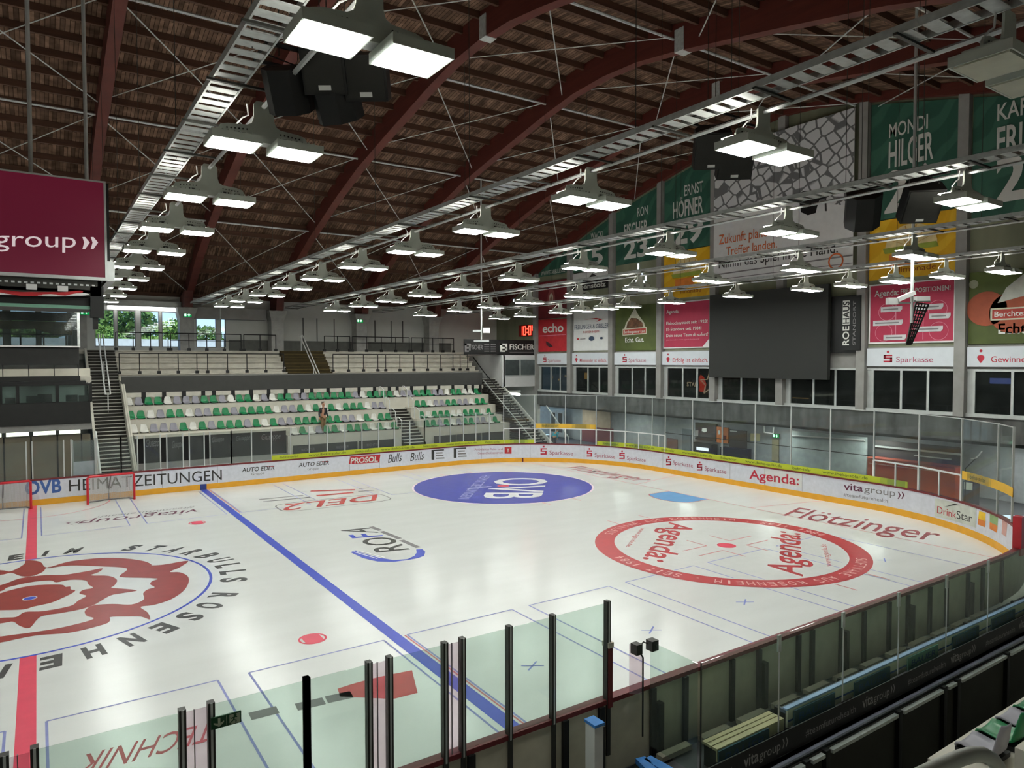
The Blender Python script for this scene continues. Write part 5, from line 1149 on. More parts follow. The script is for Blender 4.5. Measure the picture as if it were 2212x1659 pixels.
for y, z, w in ((-5.2, 8.72, .9), (-6.7, 8.72, 1.15), (-7.35, 8.3, .8), (-4.85, 8.1, 1.3), (-6.75, 7.75, 1.1), (-5.35, 7.42, .95)):
    wp([(y, z-.12), (y-w, z-.12), (y-w-.08, z-.02), (y-w-.08, z+.12), (y, z+.12)], XT-.004, 'arrow_label', mat('label_grey', '#c4c2c4', .6), o)
    wp([(y-.1, z-.03), (y-w+.1, z-.03), (y-w+.1, z+.03), (y-.1, z+.03)], XT-.007, 'label_text', M_inkg, o)
o = framed(8.53, 4.7, 7.13, 9.98, M_pk, 'pink_advert', 'pink advert board with three lines of white text beside the black screen')
wt('Agenda:', 8.25, 7.2, 9.3, 9.5, XT, 'advert_lettering', M_inkw, o, .012)
for k, (s_, e_) in enumerate((('Eishockeystadt seit 1928!', 5.0), ('IT-Standort seit 1984!', 5.45), ('Dein neues Team ab sofort?', 4.95))): wt(s_, 8.25, e_, 8.6-k*.38, 8.78-k*.38, XT, 'advert_lettering', M_inkw, o, .008)
wt('jetzt bewerben: www.agenda-karriere.de', 8.25, 5.6, 7.62, 7.7, XT, 'advert_lettering', M_pkl, o)
wp([(5.4, 7.16), (4.77, 7.16), (4.77, 7.75)], XT, 'corner_fold', M_white, o)
def dairy(y0, y1, lab, base='#4a5526'):
    o = banner(y0, y1, 7.05, 10.05, 10.0, mat('dairy_green', base, .6, var=.5, scale=.5), 'dairy_banner', lab, 'advert', 'green dairy adverts', .05); return o
o = dairy(12.93, 9.08, 'dark green advert with mountain label left of the pink advert'); c = 11.05
wp([(c+1.0, 8.5), (c-1.0, 8.5), (c-.85, 8.85), (c-.3, 9.4), (c, 9.85), (c+.45, 9.3), (c+.85, 8.85)], XT, 'mountain_outline', mat('mount_pale', '#c3c1ac', .6), o)
wp([(c+.8, 8.52), (c-.8, 8.52), (c-.7, 8.85), (c-.2, 9.15), (c+.35, 9.2), (c+.7, 8.85)], XT-.004, 'mountain_figures', mat('mount_brown', '#6b4a33', .7, var=.6, scale=4), o)
wp([(c+1.15, 8.05), (c-1.1, 8.1), (c-1.1, 8.55), (c+1.15, 8.5)], XT-.006, 'label_rim', mat('mount_pale', ''), o); wp([(c+1.08, 8.11), (c-1.03, 8.16), (c-1.03, 8.48), (c+1.08, 8.44)], XT-.009, 'label_red', mat('label_red', '#a8392e', .6), o)
wt('Berchtesgadener Land', c+1.0, c-.95, 8.2, 8.38, XT-.012, 'label_lettering', M_inkw, o, .01); wt('Echt. Gut.', c+.9, c-.85, 7.6, 7.9, XT, 'slogan_lettering', M_inkw, o, .02)
o = dairy(-8.92, -13.0, 'green and orange advert cut by the right edge of the view')
for y, z, r in ((-9.6, 8.5, .75), (-10.6, 8.3, .9)): wp([(y+r*math.cos(t), z+r*.95*math.sin(t)) for t in [2*PI*k/24 for k in range(24)]], XT, 'tomato', mat('tomato', '#9c4a2e', .6), o)
wp([(-9.1+.18*math.cos(t), 9.55+.18*math.sin(t)) for t in [2*PI*k/16 for k in range(16)]], XT, 'round_stamp', mat('stamp', '#a3a68c', .6), o)
wp([(-10.0, 8.7), (-10.3, 9.3), (-10.9, 9.8), (-11.6, 9.95), (-11.6, 9.0), (-10.8, 8.9)], XT-.003, 'milk_splash', mat('milk', '#b9bab0', .5), o)
wp([(-9.75, 8.0), (-12.2, 8.0), (-12.2, 8.5), (-9.75, 8.5)], XT-.005, 'label_rim', mat('mount_pale', ''), o); wp([(-9.82, 8.06), (-12.2, 8.06), (-12.2, 8.44), (-9.82, 8.44)], XT-.008, 'label_red', mat('label_red', ''), o)
wt('Berchtesgadener', -9.9, -12.1, 8.15, 8.36, XT-.011, 'label_lettering', M_inkw, o, .01); wt('Echt. Gut.', -10.05, -12.3, 7.45, 7.85, XT, 'slogan_lettering', M_inkw, o, .02)
o = banner(17.45, 13.55, 7.1, 9.95, 9.9, M_white, 'white_advert', 'white advert with a red swoosh and dark lettering, two bays left of the pink advert', 'advert', None, .05)
wt('FREILINGER & GEISLER', 17.3, 13.6, 8.65, 8.95, XT, 'advert_lettering', mat('ink_navy', '#3b4a63', .6), o); wt('ROSENHEIM', 16.3, 14.6, 8.35, 8.5, XT, 'advert_lettering', M_inkr, o)
wp([(16.3, 9.3), (14.9, 9.38), (14.2, 9.25), (14.9, 9.1), (14.6, 9.25), (15.3, 9.32)], XT, 'swoosh', M_inkr, o)
for y, r, m in ((16.9, .12, M_inkr), (15.4, .3, mat('ink_navy', '')), (14.35, .15, mat('ink_navy', ''))): wp([(y+r*math.cos(t), 7.95+r*.55*math.sin(t)) for t in [2*PI*k/16 for k in range(16)]], XT, 'small_emblem', m, o)
wp([(16.65, 7.92), (16.05, 7.92), (16.05, 7.97), (16.65, 7.97)], XT, 'small_emblem', M_inkg, o)
o = banner(17.52, 13.6, 11.4, 12.72, 12.72, M_black, 'mountain_advert', 'white and black advert with mountain peak under the number 15 banner', 'advert', None, .05)
wp([(17.5, 11.98), (13.62, 12.1), (13.62, 12.7), (17.5, 12.7)], XT, 'white_field', M_white, o); wp([(16.0, 12.0), (14.4, 12.06), (14.9, 12.35), (15.3, 12.55), (15.6, 12.35)], XT-.004, 'peak', M_ink, o); wt('alpenstolz', 17.2, 13.9, 11.52, 11.85, XT, 'advert_lettering', M_inkw, o, .03)
o = banner(21.8, 18.05, 7.08, 9.58, 9.5, mat('echo_red', '#b3282f', .6), 'red_advert', 'red advert reading echo in the farthest bay', 'advert', None, .05)
wt('echo', 21.2, 18.6, 8.55, 9.2, XT, 'advert_lettering', M_inkw, o, .02); wp([(21.6, 8.3), (18.3, 8.3), (18.3, 8.34), (21.6, 8.34)], XT, 'rule', M_pkl, o); wp([(20.8, 7.9), (20.2, 7.7), (19.9, 7.45), (20.3, 7.4), (20.7, 7.6)], XT, 'dark_bloom', mat('bloom', '#3b1c22', .6), o)
o = banner(21.8, 18.08, 9.62, 12.48, 12.45, mat('saint_red', '#6e2429', .6, var=.25, scale=1), 'picture_banner', 'dark red picture banner with a pale hooded head above the echo advert', 'banner', None, .05)
c = 20.1; wp([(c+.6*math.cos(t)*.8, 11.0+.9*math.sin(t)) for t in [2*PI*k/24 for k in range(24)]], XT, 'picture_arch', mat('saint_arch', '#8f4a48', .6), o)
wp([(c+.26*math.cos(t), 11.15+.36*math.sin(t)) for t in [2*PI*k/20 for k in range(20)]], XT-.004, 'picture_hood', mat('saint_hood', '#c2b3a0', .6), o); wp([(c+.16*math.cos(t), 11.05+.22*math.sin(t)) for t in [2*PI*k/16 for k in range(16)]], XT-.008, 'picture_face', mat('saint_face', '#9a7765', .6), o)
# bank signs over the windows
M_sign = mat('sign_white', '#ced3d9', .5, var=.03)
def bank(y0, y1, txt, lab, kind):
    o = tag(MB().box(XW-.2, XW-.02, y1, y0, 6.1, 6.93).build('bank_sign', M_sign), lab, 'sign', 'white sign boxes over the upper windows'); x = XW-.205; w = y0-y1
    ym = y0-w*(.21 if txt == 'Sparkasse' else .08)
    if kind == 's':
        for a_, b_, c_, d_ in ((0, 1, .62, .78), (0, .26, .38, .78), (0, 1, .34, .5), (.74, 1, .06, .5), (0, 1, .0, .16)): wp([(ym-.4*a_, 6.28+.45*c_), (ym-.4*b_, 6.28+.45*c_), (ym-.4*b_, 6.28+.45*d_), (ym-.4*a_, 6.28+.45*d_)], x, 'sign_mark', M_spk, o)
    else: wp([(ym-.2-.2*math.sin(t)*(.6+.4*math.cos(t)), 6.42+.17*math.cos(t)) for t in [2*PI*k/14 for k in range(14)]], x, 'sign_mark', M_spk, o)
    wp([(ym-.2+.06*math.cos(t), 6.76+.06*math.sin(t)) for t in [2*PI*k/12 for k in range(12)]], x, 'sign_mark', M_spk, o)
    y2 = ym-.58; e_ = y2-(1.6 if txt == 'Sparkasse' else w*.72); wt(txt, y2, e_, 6.29, 6.53, x, 'sign_lettering', M_spt if txt == 'Sparkasse' else M_spk, o, .004)
bank(-4.6, -8.43, 'Sparkasse', 'white savings bank sign under the pink arrow label advert', 's'); bank(-8.93, -13, 'Gewinnen ist einfach.', 'white slogan sign cut by the right edge, under the green and orange advert', 't')
bank(8.53, 4.7, 'Erfolg ist einfach.', 'white slogan sign left of the black screen', 't'); bank(12.95, 9.0, 'Sparkasse', 'white savings bank sign under the dark green mountain advert', 's')
bank(17.5, 13.5, 'Miteinander ist einfach.', 'white slogan sign under the white car dealer advert', 't'); bank(21.8, 18.05, 'Sparkasse', 'white savings bank sign under the red echo advert', 's')
# big white banner with the printed net
def netprint():
    m = bpy.data.materials.new('net_print'); m.use_nodes = True; n = m.node_tree.nodes; L = m.node_tree.links; b = n['Principled BSDF']
    t = n.new('ShaderNodeTexCoord'); mp = n.new('ShaderNodeMapping'); mp.inputs['Scale'].default_value = (1, 1.05, 1.2); mp.inputs['Rotation'].default_value = (.5, 0, 0)
    vo = n.new('ShaderNodeTexVoronoi'); vo.feature = 'DISTANCE_TO_EDGE'; vo.inputs['Scale'].default_value = 1.5; vo.inputs['Randomness'].default_value = .45
    rp = n.new('ShaderNodeValToRGB'); rp.color_ramp.elements[0].position = .06; rp.color_ramp.elements[0].color = lin('#6a6a6b'); rp.color_ramp.elements[1].position = .09; rp.color_ramp.elements[1].color = lin('#d3d4d4')
    L.new(t.outputs['Object'], mp.inputs[0]); L.new(mp.outputs[0], vo.inputs[0]); L.new(vo.outputs['Distance'], rp.inputs[0]); L.new(rp.outputs[0], b.inputs['Base Color']); b.inputs['Roughness'].default_value = .6
    return m
XT0, XT = XT, XW-.395
zb_ = tag(MB().box(XW-.38, XW-.35, -3.95, 4.38, 10.75, 18.35).build('net_banner', M_white), 'huge white banner with a printed goal net and a graduation cap above the black screen', 'banner')
wp([(4.38, 14.6), (3.2, 14.55), (1.8, 14.9), (.2, 15.0), (-1.4, 14.4), (-3.95, 13.7), (-3.95, 18.34), (4.38, 18.34)], XT+.005, 'printed_net', netprint(), zb_)
M_or = mat('ink_orange', '#c9622f', .6)
wt('Zukunft planen.', 4.0, .4, 12.98, 13.5, XT, 'banner_lettering', M_or, zb_, .005); wt('Treffer landen.', 3.5, .2, 12.3, 12.75, XT, 'banner_lettering', M_or, zb_, .005); wt('Nimm das Spiel in die Hand.', 4.0, -3.2, 11.62, 12.1, XT, 'banner_lettering', M_ink, zb_, .006)
def cap(pts): return [(wy(u, v), wz(u, v)) for u, v in pts]
wp(cap([(1707, 429), (1735, 413), (1797, 408), (1790, 425), (1770, 432), (1765, 448), (1762, 460), (1745, 465), (1730, 458), (1727, 435)]), XT-.004, 'printed_cap', M_black, zb_); wp(cap([(1781, 428), (1785, 427), (1786, 456), (1782, 456)]), XT-.004, 'cap_tassel', M_ink, zb_)
wp([(4.38, 11.25), (-3.95, 11.35), (-3.95, 11.42), (4.38, 11.32)], XT, 'banner_seam', M_inkg, zb_); wp([(4.38, 10.98), (-3.95, 11.0), (-3.95, 11.04), (4.38, 11.02)], XT, 'banner_seam', M_inkg, zb_)
for r0, r1 in ((.32, .4),):
    mb = MB()
    for k in range(20): a_, b_ = 2*PI*k/20, 2*PI*(k+1)/20; mb.quad(*[(XT-.003, -3.1+r*math.cos(t), 11.2+r*math.sin(t)) for r, t in ((r0, a_), (r1, a_), (r1, b_), (r0, b_))])
    mb.build('round_emblem', M_or, zb_)
XT = XT0
sc_ = empty('video_screen', (32.5, .8, 5.4), 'large switched-off black video screen on the end wall', 'screen')
MB().box(32.4, 32.62, -2.86, 4.46, 5.42, 10.12).build('screen', mat('led_black', '#2b2c2a', .75, var=.04, scale=30), sc_)
MB().box(32.62, 32.9, -2.7, 4.6, 5.6, 10.0).build('cabinet', M_black, sc_); MB().box(32.7, 32.9, -4.3, -2.86, 6.75, 9.5).build('side_cabinet', M_black, sc_)
ro_ = tag(MB().box(32.6, 32.68, -4.38, -3.45, 6.85, 9.45).build('house_sign', M_black), 'narrow black sign with upright lettering beside the video screen', 'sign')
def wv(s, yb, yt, z0, z1, x, name, m, parent, bold=0): return text(s, lambda u, w: Vector((x, yb+(yt-yb)*w, z0+(z1-z0)*u)), name, m, parent, bold)
wp([(-3.5, 8.1), (-3.85, 8.1), (-3.85, 9.25), (-3.5, 9.25)], 32.595, 'white_field', M_inkw, ro_); wv('ROE', -3.83, -3.52, 7.1, 8.02, 32.59, 'sign_lettering', M_inkw, ro_, .02); wv('HAUS', -3.83, -3.52, 8.14, 9.2, 32.59, 'sign_lettering', M_black, ro_, .02)
wv('STANDORT', -4.15, -4.02, 7.1, 9.2, 32.59, 'sign_lettering', M_inkg, ro_, .01)
for i, (u, v) in enumerate(((1147, 585), (1107, 648), (1140, 648), (1120, 677), (1379, 602), (1600, 600))):          # gaps where daylight comes through the end wall panels
    y, z = wy(u, v), wz(u, v); struct(MB().box(XW-.03, XW-.005, y-.05, y+.05, z-.14, z+.14).build('window_%d' % (50+i), emit('daylight', '#cfe6ff', 3)))
for u, v in ((1376, 575), (1384, 590), (1392, 600), (1372, 610), (1388, 612)):
    y, z = wy(u, v), wz(u, v); struct(MB().box(XW-.03, XW-.005, y-.06, y+.06, z-.18, z+.18).build('window_60', emit('daylight', '')))
# things seen through the lounge windows
st = empty('star_sign', (34.6, 5.8, 4.6), 'lit star and red figure sign behind the window left of the screen', 'sign')
y, z = P('x', 34.6, 1533, 825).y, 4.95; pts = []
for k in range(10): r_ = (.75, .32)[k % 2]; a_ = PI/2+k*PI/5; pts.append((34.6, y+r_*math.cos(a_), z+r_*math.sin(a_)))
mb = MB()
for k in range(10): mb.bar(pts[k], pts[(k+1) % 10], .05, .05, (1, 0, 0))
mb.build('star_outline', emit('star_on', '#ffd9b0', 1.6), st)
yy = P('x', 34.6, 1517, 820).y; wp([(yy+.25, 4.45), (yy-.2, 4.4), (yy-.35, 4.9), (yy-.15, 5.35), (yy+.1, 5.5), (yy+.35, 5.2), (yy+.2, 4.9)], 34.58, 'red_shape', emit('red_on', '#ff4326', 1.6), st)
wt('STAR', P('x', 34.6, 1484, 820).y, P('x', 34.6, 1508, 820).y, 4.75, 5.0, 34.58, 'sign_lettering', emit('star_on', ''), st, .02)
wp([(y+1.3, 4.1), (y-.8, 4.1), (y-.8, 4.6), (y+1.3, 4.6)], 34.75, 'wood_front', mat('bar_wood', '#6b4f35', .7), st)
for i, (u, v, c_, w_, h_) in enumerate(((1192, 815, '#ffd9a0', .18, .2), (1207, 820, '#ffcf90', .16, .16), (1222, 812, '#ffe0b0', .3, .12), (1266, 812, '#e8b060', .4, .5), (1392, 818, '#dfe6e0', .1, .3), (1728, 860, '#c99a55', 1.0, .05), (2160, 823, '#8fa0ff', .8, .25), (1700, 838, '#b98a50', .5, .35))):
    p = P('x', 35.5, u, v); tag(MB().box(35.5, 35.56, p.y-w_/2, p.y+w_/2, p.z-h_/2, p.z+h_/2).build('lounge_lamp', emit('lounge_glow%d' % i, c_, 1.0)), 'small glowing light behind the upper windows, %s from the left' % ORD[i+1], 'lamp', 'lights in the upper lounge')
# ================================================================== CONCOURSE BEHIND THE GOAL END
def rq(x, u, v): return P('x', x, u, v)
def rbox(x, d, u0, u1, v0, v1, name, m, lab, cat, grp=None):      # box on the recess wall between two pixel columns / rows
    a, b = rq(x, u0, v0), rq(x, u1, v1); z0, z1 = sorted((max(0, a.z), max(0, b.z))); y0, y1 = sorted((a.y, b.y))
    return tag(MB().box(x, x+d, y0, y1, z0, z1).build(name, m), lab, cat, grp)
XC = 36.0
struct(MB().box(XC+.5, 37, -28, 22, 0, 2.8).build('wall_concourse', mat('recess_white', '')))
fl = MB()
for k in range(7): y = 20-k*6; o = empty('recess_fill_lamp', (34.6, y, 2.72), 'added flat fill lamp under the concourse overhang behind the goal end glass', 'lamp', 'added concourse fill lamps'); MB().box(34.3, 34.9, y-.6, y+.6, 2.7, 2.79).build('housing', M_alu, o); MB().box(34.33, 34.87, y-.57, y+.57, 2.68, 2.7).build('diffuser', emit('recess_fill', '#f6fff8', 30), o)  # lamps added as fill so the recess behind the glass is bright enough
od = empty('double_door', (XC+.3, 22, 0), 'light grey glazed double door behind the far corner glass', 'door')
a, b = rq(XC+.3, 1186, 930), rq(XC+.3, 1218, 930); y0, y1 = b.y, a.y; ym = (y0+y1)/2
MB().box(XC+.38, XC+.48, y0, y1, 0, 2.3).build('door_frame', M_alu, od)
for ya, yb in ((y0+.06, ym-.02), (ym+.02, y1-.06)): MB().box(XC+.34, XC+.38, ya, yb, .05, 2.2).build('door_leaf', M_white, od); MB().box(XC+.33, XC+.34, ya+.2, yb-.2, .4, 2.0).build('door_pane', M_dark, od)
rbox(XC+.3, .1, 1258, 1318, 930, 888, 'wall_panel', mat('panel_beige', '#c2ab93', .7), 'beige wall panel behind the goal end glass', 'panel')
rbox(XC+.1, .3, 1257, 1319, 975, 927, 'low_counter', mat('counter_red', '#7c3b42', .7), 'dull red low counter under the beige wall panel', 'counter')
rbox(XC+.3, .1, 1440, 1462, 975, 949, 'waste_bin', mat('bin_red', '#8d6a66', .7), 'small reddish waste bin beside the concourse door', 'bin')
rbox(XC+.4, .08, 1473, 1492, 985, 928, 'door_leaf', mat('door_grey', '#7d868a', .6), 'grey concourse door left of the coffee poster', 'door')
k1 = empty('coffee_stand', (XC, 8.5, 0), 'dark coffee stand with cup poster behind the goal end glass', 'stall')
def rp_(x, q, name, m, par): return MB().poly([tuple(rq(x, u, v)) for u, v in q]).build(name, m, par)
a, b = rq(XC, 1497, 950), rq(XC, 1541, 950)
MB().box(XC+.2, XC+.4, b.y, a.y, 1.2, 2.3).build('back_poster', mat('coffee_dark', '#3a3331', .6), k1); MB().box(XC-.1, XC+.4, b.y, a.y, 0, 1.0).build('counter', M_black, k1)
MB().box(XC-.12, XC-.1, b.y+.3, a.y-.4, .55, .75).build('lit_menu', emit('menu_on', '#e8f2ff', 1.5), k1)
rp_(XC+.18, ((1517, 925), (1526, 925), (1527, 932), (1521, 934), (1516, 931)), 'poster_cup', M_inkw, k1); rp_(XC+.18, ((1500, 930), (1509, 929), (1508, 943), (1502, 944)), 'poster_cup', M_pil, k1)
k2 = empty('grill_stand', (XC, 6.0, 0), 'food stall with an orange poster and dark counter behind the goal end glass', 'stall')
a, b = rq(XC+.2, 1548, 935), rq(XC+.2, 1573, 935); MB().box(XC+.2, XC+.3, b.y, a.y, 1.15, 2.15).build('orange_poster', mat('poster_orange', '#cf7438', .6), k2)
a, b = rq(XC+.2, 1575, 935), rq(XC+.2, 1612, 935); MB().box(XC+.2, XC+.3, b.y, a.y, .95, 2.05).build('dark_poster', mat('coffee_dark', ''), k2)
a, b = rq(XC, 1560, 970), rq(XC, 1616, 970); MB().box(XC-.2, XC+.3, b.y, a.y, 0, .95).build('counter', M_black, k2)
rp_(XC+.18, ((1551, 930), (1556, 930), (1556, 938), (1552, 939)), 'poster_print', M_inkw, k2); rp_(XC+.18, ((1561, 940), (1569, 941), (1568, 950), (1562, 950)), 'poster_print', M_rail, k2); rp_(XC+.18, ((1577, 930), (1592, 931), (1592, 933), (1577, 932)), 'poster_print', M_inkw, k2)
for i, (u0, u1) in enumerate(((1598, 1609), (1621, 1630), (1633, 1641))): rbox(XC+.3, .05, u0, u1, 952-(4 if i == 0 else 0), 933+(4 if i else 0), 'paper_notice', mat('paper', '#d6cfa4', .7), 'cream paper notice on the concourse wall, %s from the left' % ORD[i+1], 'notice', 'cream notices on the concourse wall')
rbox(XC+.4, .06, 1667, 1682, 995, 949, 'door_leaf', mat('door_beige', '#a59b7c', .6), 'beige door under the lit exit sign in the concourse', 'door')
p = rq(XC+.3, 1676, 946); exitsign((XC+.3, p.y, p.z), .45, .25, 'x', 'lit green exit sign above the beige concourse door')
pw = rbox(XC-.6, .1, 1707, 1872, 1010, 945, 'partition', mat('partition', '#b9c3c2', .6), 'pale partition wall in front of the concourse left of the orange counter', 'partition')
pi = empty('wall_pipes', (XC-.7, 1, 2.2), 'white pipes along the top of the pale partition', 'pipe')
a, b = rq(XC-.7, 1708, 941), rq(XC-.7, 1868, 951); MB().tube([a, b], .05, 6).build('pipe', M_white, pi)
a, b, c, d = rq(XC-.2, 1650, 920), rq(XC-.2, 1651, 934), rq(XC-.2, 1670, 937), rq(XC-.2, 1671, 923); MB().tube([a, b, c, d], .05, 6).build('pipe', M_white, pi)
oc = empty('orange_counter', (34.6, -5, 0), 'long orange red snack counter with dark shutters behind the goal end glass', 'counter')
a, b = rq(34.8, 1874, 985), rq(34.8, 2064, 1000)
MB().box(34.8, 35.3, b.y, a.y, 0, 1.45).build('counter_front', mat('counter_orange', '#c4512c', .6, var=.12, scale=2), oc); MB().box(34.7, 35.4, b.y, a.y, 1.45, 1.52).build('counter_top', mat('counter_rim', '#9c4a38', .6), oc)
MB().box(35.4, 35.5, b.y, a.y, 1.5, 2.35).build('shutter', mat('shutter', '#4a4545', .7, var=.2, scale=3, stretch=(1, .2, 6)), oc); MB().box(35.3, 35.5, b.y, a.y, 2.0, 2.08).build('shutter_rail', M_alu, oc); MB().box(35.3, 35.5, b.y+.4, a.y-2, 1.75, 1.8).build('shutter_rail', M_alu, oc)
for k in range(9): y = b.y+.3+k*(a.y-b.y-.6)/8; MB().box(34.785, 34.8, y-.2, y+.2, 1.2, 1.24).build('counter_mark', mat('mark_pale', '#d8a08a', .6), oc)
# hockey stick leaning behind the right end glass, drinks fridge beside it
q = rq(30.6, 2085, 1015); r = empty('hockey_stick', q, 'white and black hockey stick blade sticking up behind the right end glass', 'hockey stick')
a, b, c, d = rq(30.6, 2098, 991), rq(30.6, 2108, 990), rq(30.6, 2114, 984), rq(30.6, 2121, 975)
MB().bar(a, b, .03, .1, (1, 0, 0)).bar(b, c, .03, .1, (1, 0, 0)).bar(c, d, .03, .09, (1, 0, 0)).build('blade', M_white, r); e2 = rq(30.6, 2086, 1012); MB().bar(b, (e2.x, e2.y, e2.z), .03, .06, (1, 0, 0)).bar(e2, (e2.x+.2, e2.y+.1, .1), .03, .06, (1, 0, 0)).build('shaft', M_black, r)
fr_ = empty('drinks_fridge', (31.6, -9.5, 0), 'dark drinks fridge with a bright top panel behind the right end glass', 'fridge')
a, b = rq(31.6, 2080, 1050), rq(31.6, 2104, 1050); MB().box(31.6, 32.1, b.y, a.y, 0, 1.45).build('body', mat('fridge_blue', '#2f3a4a', .5), fr_); MB().box(31.58, 31.6, b.y+.05, a.y-.05, 1.1, 1.4).build('top_panel', mat('fridge_panel', '#d4dccd', .5), fr_)
# ================================================================== PEOPLE
def skin_body(name, nodes, edges, m, parent, sub=1):
    me = bpy.data.meshes.new(name); me.from_pydata([n_[0] for n_ in nodes], edges, []); me.update()
    o = bpy.data.objects.new(name, me); COL.objects.link(o); me.materials.append(m)
    md = o.modifiers.new('skin', 'SKIN'); md.use_smooth_shade = True
    if not me.skin_vertices: 
        bpy.context.view_layer.objects.active = o
    sv = me.skin_vertices[0].data if me.skin_vertices else None
    if sv:
        for i, (_, r_) in enumerate(nodes): sv[i].radius = r_ if isinstance(r_, tuple) else (r_, r_)
        sv[0].use_root = True
    sd = o.modifiers.new('sub', 'SUBSURF'); sd.levels = sub; sd.render_levels = sub
    if parent is not None: o.parent = parent; o.matrix_parent_inverse = Matrix.Translation(-parent.location)
    return o
def person(pos, yaw, H, top, trouser, hair, lab, lean=0.0, arm_out=.0):
    r = empty('person', pos, lab, 'person'); s = H/1.78; pos = Vector(pos); cy, sy = math.cos(yaw), math.sin(yaw)
    def T(p):
        x, y, z = p
        if z > .95: y += -(z-.95)*math.sin(lean); z = .95+(z-.95)*math.cos(lean)
        return tuple(pos+Vector((x*cy-y*sy, x*sy+y*cy, z))*s)
    M_skin = mat('skin', '#b98a6f', .6)
    N = []; E_ = []
    def add(p, r_, par=None):
        N.append((T(p), r_*s if not isinstance(r_, tuple) else (r_[0]*s, r_[1]*s))); i = len(N)-1
        if par is not None: E_.append((par, i))
        return i
    pel = add((0, 0, .95), (.15, .11)); ab = add((0, 0, 1.1), (.14, .1), pel); ch = add((0, .0, 1.32), (.17, .11), ab); nk0 = add((0, 0, 1.46), (.07, .06), ch); nk = add((0, -.01, 1.53), (.05, .05), nk0)
    hd = add((0, -.02, 1.62), (.075, .09), nk); hd2 = add((0, -.015, 1.7), (.075, .09), hd); add((0, -.01, 1.76), (.045, .05), hd2); add((0, -.115, 1.645), .016, hd)
    for sx_ in (-1, 1):
        hp = add((sx_*.09, 0, .9), .095, pel); kn = add((sx_*.1, -.015+.05*(sx_ > 0), .5), .06, hp); an = add((sx_*.1, .02+.07*(sx_ > 0), .09), .04, kn); he = add((sx_*.1, -.02+.07*(sx_ > 0), .045), .042, an); add((sx_*.11, -.14+.07*(sx_ > 0), .035), .035, he)
        sh = add((sx_*.19, 0, 1.4), .06, ch); el = add((sx_*(.25+arm_out*.3), .03, 1.12), .042, sh); wr = add((sx_*(.25+arm_out), -.06, .88), .028, el); pa = add((sx_*(.255+arm_out), -.075, .81), (.03, .018), wr)
        for k in range(4): f1 = add((sx_*(.25+arm_out), -.105+.02*k, .76+abs(k-1.5)*.006), .009, pa); f2 = add((sx_*(.24+arm_out), -.105+.02*k, .73+abs(k-1.5)*.008), .008, f1)
        add((sx_*(.235+arm_out), -.12, .795), .009, pa)
        for e_ in (1,): add((sx_*.085, .0, 1.64), .02, hd)
    skin_body('body', N, E_, M_skin, r, 2)
    for sx_ in (-1, 1): MB().tube([T((sx_*.035-.008, -.112, 1.66)), T((sx_*.035+.008, -.112, 1.66))], .008*s, 6).build('eye', M_black, r)
    MB().tube([T((-.025, -.106, 1.59)), T((.025, -.106, 1.59))], .006*s, 6).build('mouth', mat('lips', '#8b5648', .6), r)
    N, E_ = [], []                                      # upper garment with sleeves
    a0 = add((0, 0, .93), (.175, .13)); a1 = add((0, 0, 1.12), (.165, .12), a0); a2 = add((0, 0, 1.33), (.19, .125), a1); add((0, 0, 1.45), (.085, .075), a2)
    for sx_ in (-1, 1): b0 = add((sx_*.2, 0, 1.4), .072, a2); b1 = add((sx_*(.25+arm_out*.3), .03, 1.12), .055, b0); add((sx_*(.25+arm_out), -.05, .9), .045, b1)
    skin_body('jacket', N, E_, top, r, 2)
    N, E_ = [], []                                      # trousers
    a0 = add((0, 0, .96), (.16, .12))
    for sx_ in (-1, 1): b0 = add((sx_*.09, 0, .87), .11, a0); b1 = add((sx_*.1, -.015+.05*(sx_ > 0), .5), .078, b0); add((sx_*.1, .02+.07*(sx_ > 0), .1), .062, b1)
    skin_body('trousers', N, E_, trouser, r, 2)
    N, E_ = [], []; a0 = add((0, .02, 1.72), (.082, .095)); a1 = add((0, .02, 1.77), (.06, .07), a0); add((0, .06, 1.62), (.06, .04), a0)
    skin_body('hair', N, E_, hair, r, 2)
    return r
q = P('y', 19.75, 698, 880)
person((q.x, 19.75, 1.96), .35, 1.88, mat('jacket_navy', '#23262c', .7), mat('trouser_khaki', '#8d7455', .8), mat('hair_grey', '#6d6258', .9), 'person in a dark jacket and khaki trousers standing among the green seats', 0, .06)
q = P('y', 16.5, 1197, 950)
person((31.3, P('x', 31.3, 1197, 940).y, -.02), 1.9, 1.62, mat('top_turquoise', '#2f9db0', .7), mat('trouser_dark', '#33363a', .8), mat('hair_dark', '#2b241f', .9), 'person in a turquoise top bending forward behind the far corner glass', .75)
# ================================================================== NEAR STAND: seats and handrail at the lower right
for k, (y0, y1, z) in enumerate(((-19.75, -18.9, 1.84), (-20.6, -19.75, 2.36), (-21.5, -20.6, 2.88))):
    struct(MB().box(8.6, 33, y0, y1, -1.7, z).build('floor_near_stand', M_concl))
def nseat(x, y, z, c, lab):
    o = seat(x, y, z, c, lab, 'bucket seats of the near stand'); o.rotation_euler.z = PI; return o
x0 = 9.2
for i, c in enumerate('rGrGrrGWrG'): nseat(x0+i*.52, -19.02, 1.85, c, '%s bucket seat in the front row of the near stand, %s from the stair' % (CN[c], ORD[i+1]))
for i, c in enumerate('WGWrGrGGr'): nseat(x0+.12+i*.52, -19.88, 2.37, c, '%s bucket seat in the second row of the near stand, %s from the stair' % (CN[c], ORD[i+1]))
h = empty('stair_handrail', at(2160, 1680, 2.6), 'thick pale grey tube handrail bending down at the lower right corner', 'handrail')
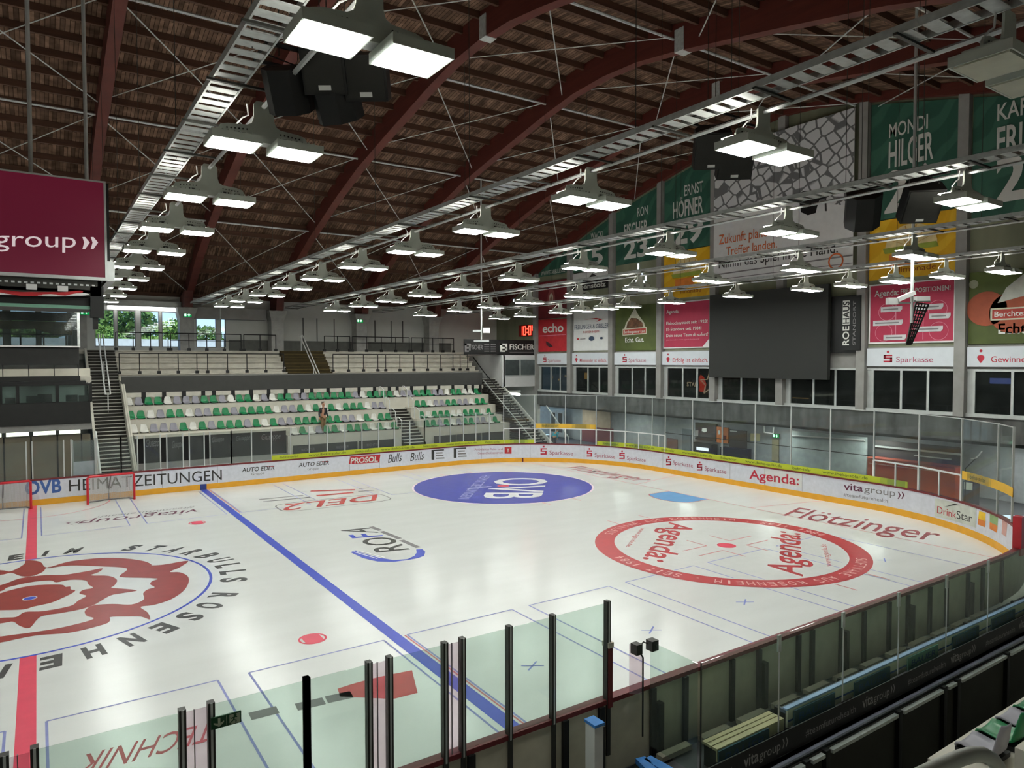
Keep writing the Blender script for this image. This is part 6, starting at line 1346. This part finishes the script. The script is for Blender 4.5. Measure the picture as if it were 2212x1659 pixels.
MB().tube([at(1960, 1690, 2.2), at(2030, 1656, 2.34), at(2075, 1637, 2.42), at(2100, 1630, 2.46), at(2125, 1630, 2.49), at(2144, 1640, 2.51), at(2155, 1656, 2.52), at(2160, 1690, 2.52), at(2160, 2200, 2.52)], .026, 14).build('rail', mat('rail_grey', '#b9bcb2', .45), h, smooth=True)
# ================================================================== OUTSIDE THE GLAZED DOORS
struct(MB().box(-34, 40, 28.4, 75, 6.0, 6.9).build('ground_outside', mat('terrace', '#b9b5aa', .8)))
struct(MB().box(-8, 14, 31.5, 31.7, 6.9, 7.9).build('wall_terrace', mat('terrace_wall', '#d9dcd8', .8)))
M_leaf = [mat('leaf_a', '#5f7d3a', .8, var=.35, scale=2), mat('leaf_b', '#7d9a48', .8, var=.35, scale=2), mat('leaf_c', '#4a6a4a', .8, var=.35, scale=2)]
def tree(x, y, z, h, r, m, lab):
    t = empty('tree', (x, y, z), lab, 'tree', 'trees outside the glazed doors'); MB().tube([(x, y, z), (x, y, z+h*.5)], .15, 7).build('trunk', M_brown, t)
    mb = MB(); rnd = random.Random(int(x*10)+int(y))
    for k in range(700):
        while True:
            p = Vector((rnd.uniform(-1, 1), rnd.uniform(-1, 1), rnd.uniform(-1, 1)))
            if .35 < p.length < 1: break
        c = Vector((x, y, z+h*.62))+Vector((p.x*r, p.y*r, p.z*h*.42)); d1 = Vector((rnd.gauss(0, 1), rnd.gauss(0, 1), rnd.gauss(0, 1))).normalized(); d2 = d1.cross(Vector((rnd.gauss(0, 1), rnd.gauss(0, 1), 1))).normalized(); s_ = r*.13
        mb.quad(c-d1*s_, c-d2*s_*.6, c+d1*s_, c+d2*s_*.6)
    mb.build('crown', m, t)
for i, (u, y, h_, r_, k) in enumerate(((222, 40, 5.2, 2.2, 2), (213, 36, 3.0, 1.3, 1), (275, 38, 5.5, 2.2, 0), (318, 46, 5.2, 1.6, 2), (380, 44, 4.2, 2.0, 1), (445, 42, 3.4, 1.6, 0), (490, 40, 1.8, 1.4, 1), (20, 40, 4, 2, 1), (80, 42, 4, 2, 0), (330, 36, 1.8, 1.6, 1), (260, 34, 1.5, 1.4, 1))):
    tree(yx(y, u, 740), y, 6.9, h_*.72, r_*.85, M_leaf[k], 'green tree outside the glazed doors, %s of those behind the glass counted by distance' % ORD[i+1])
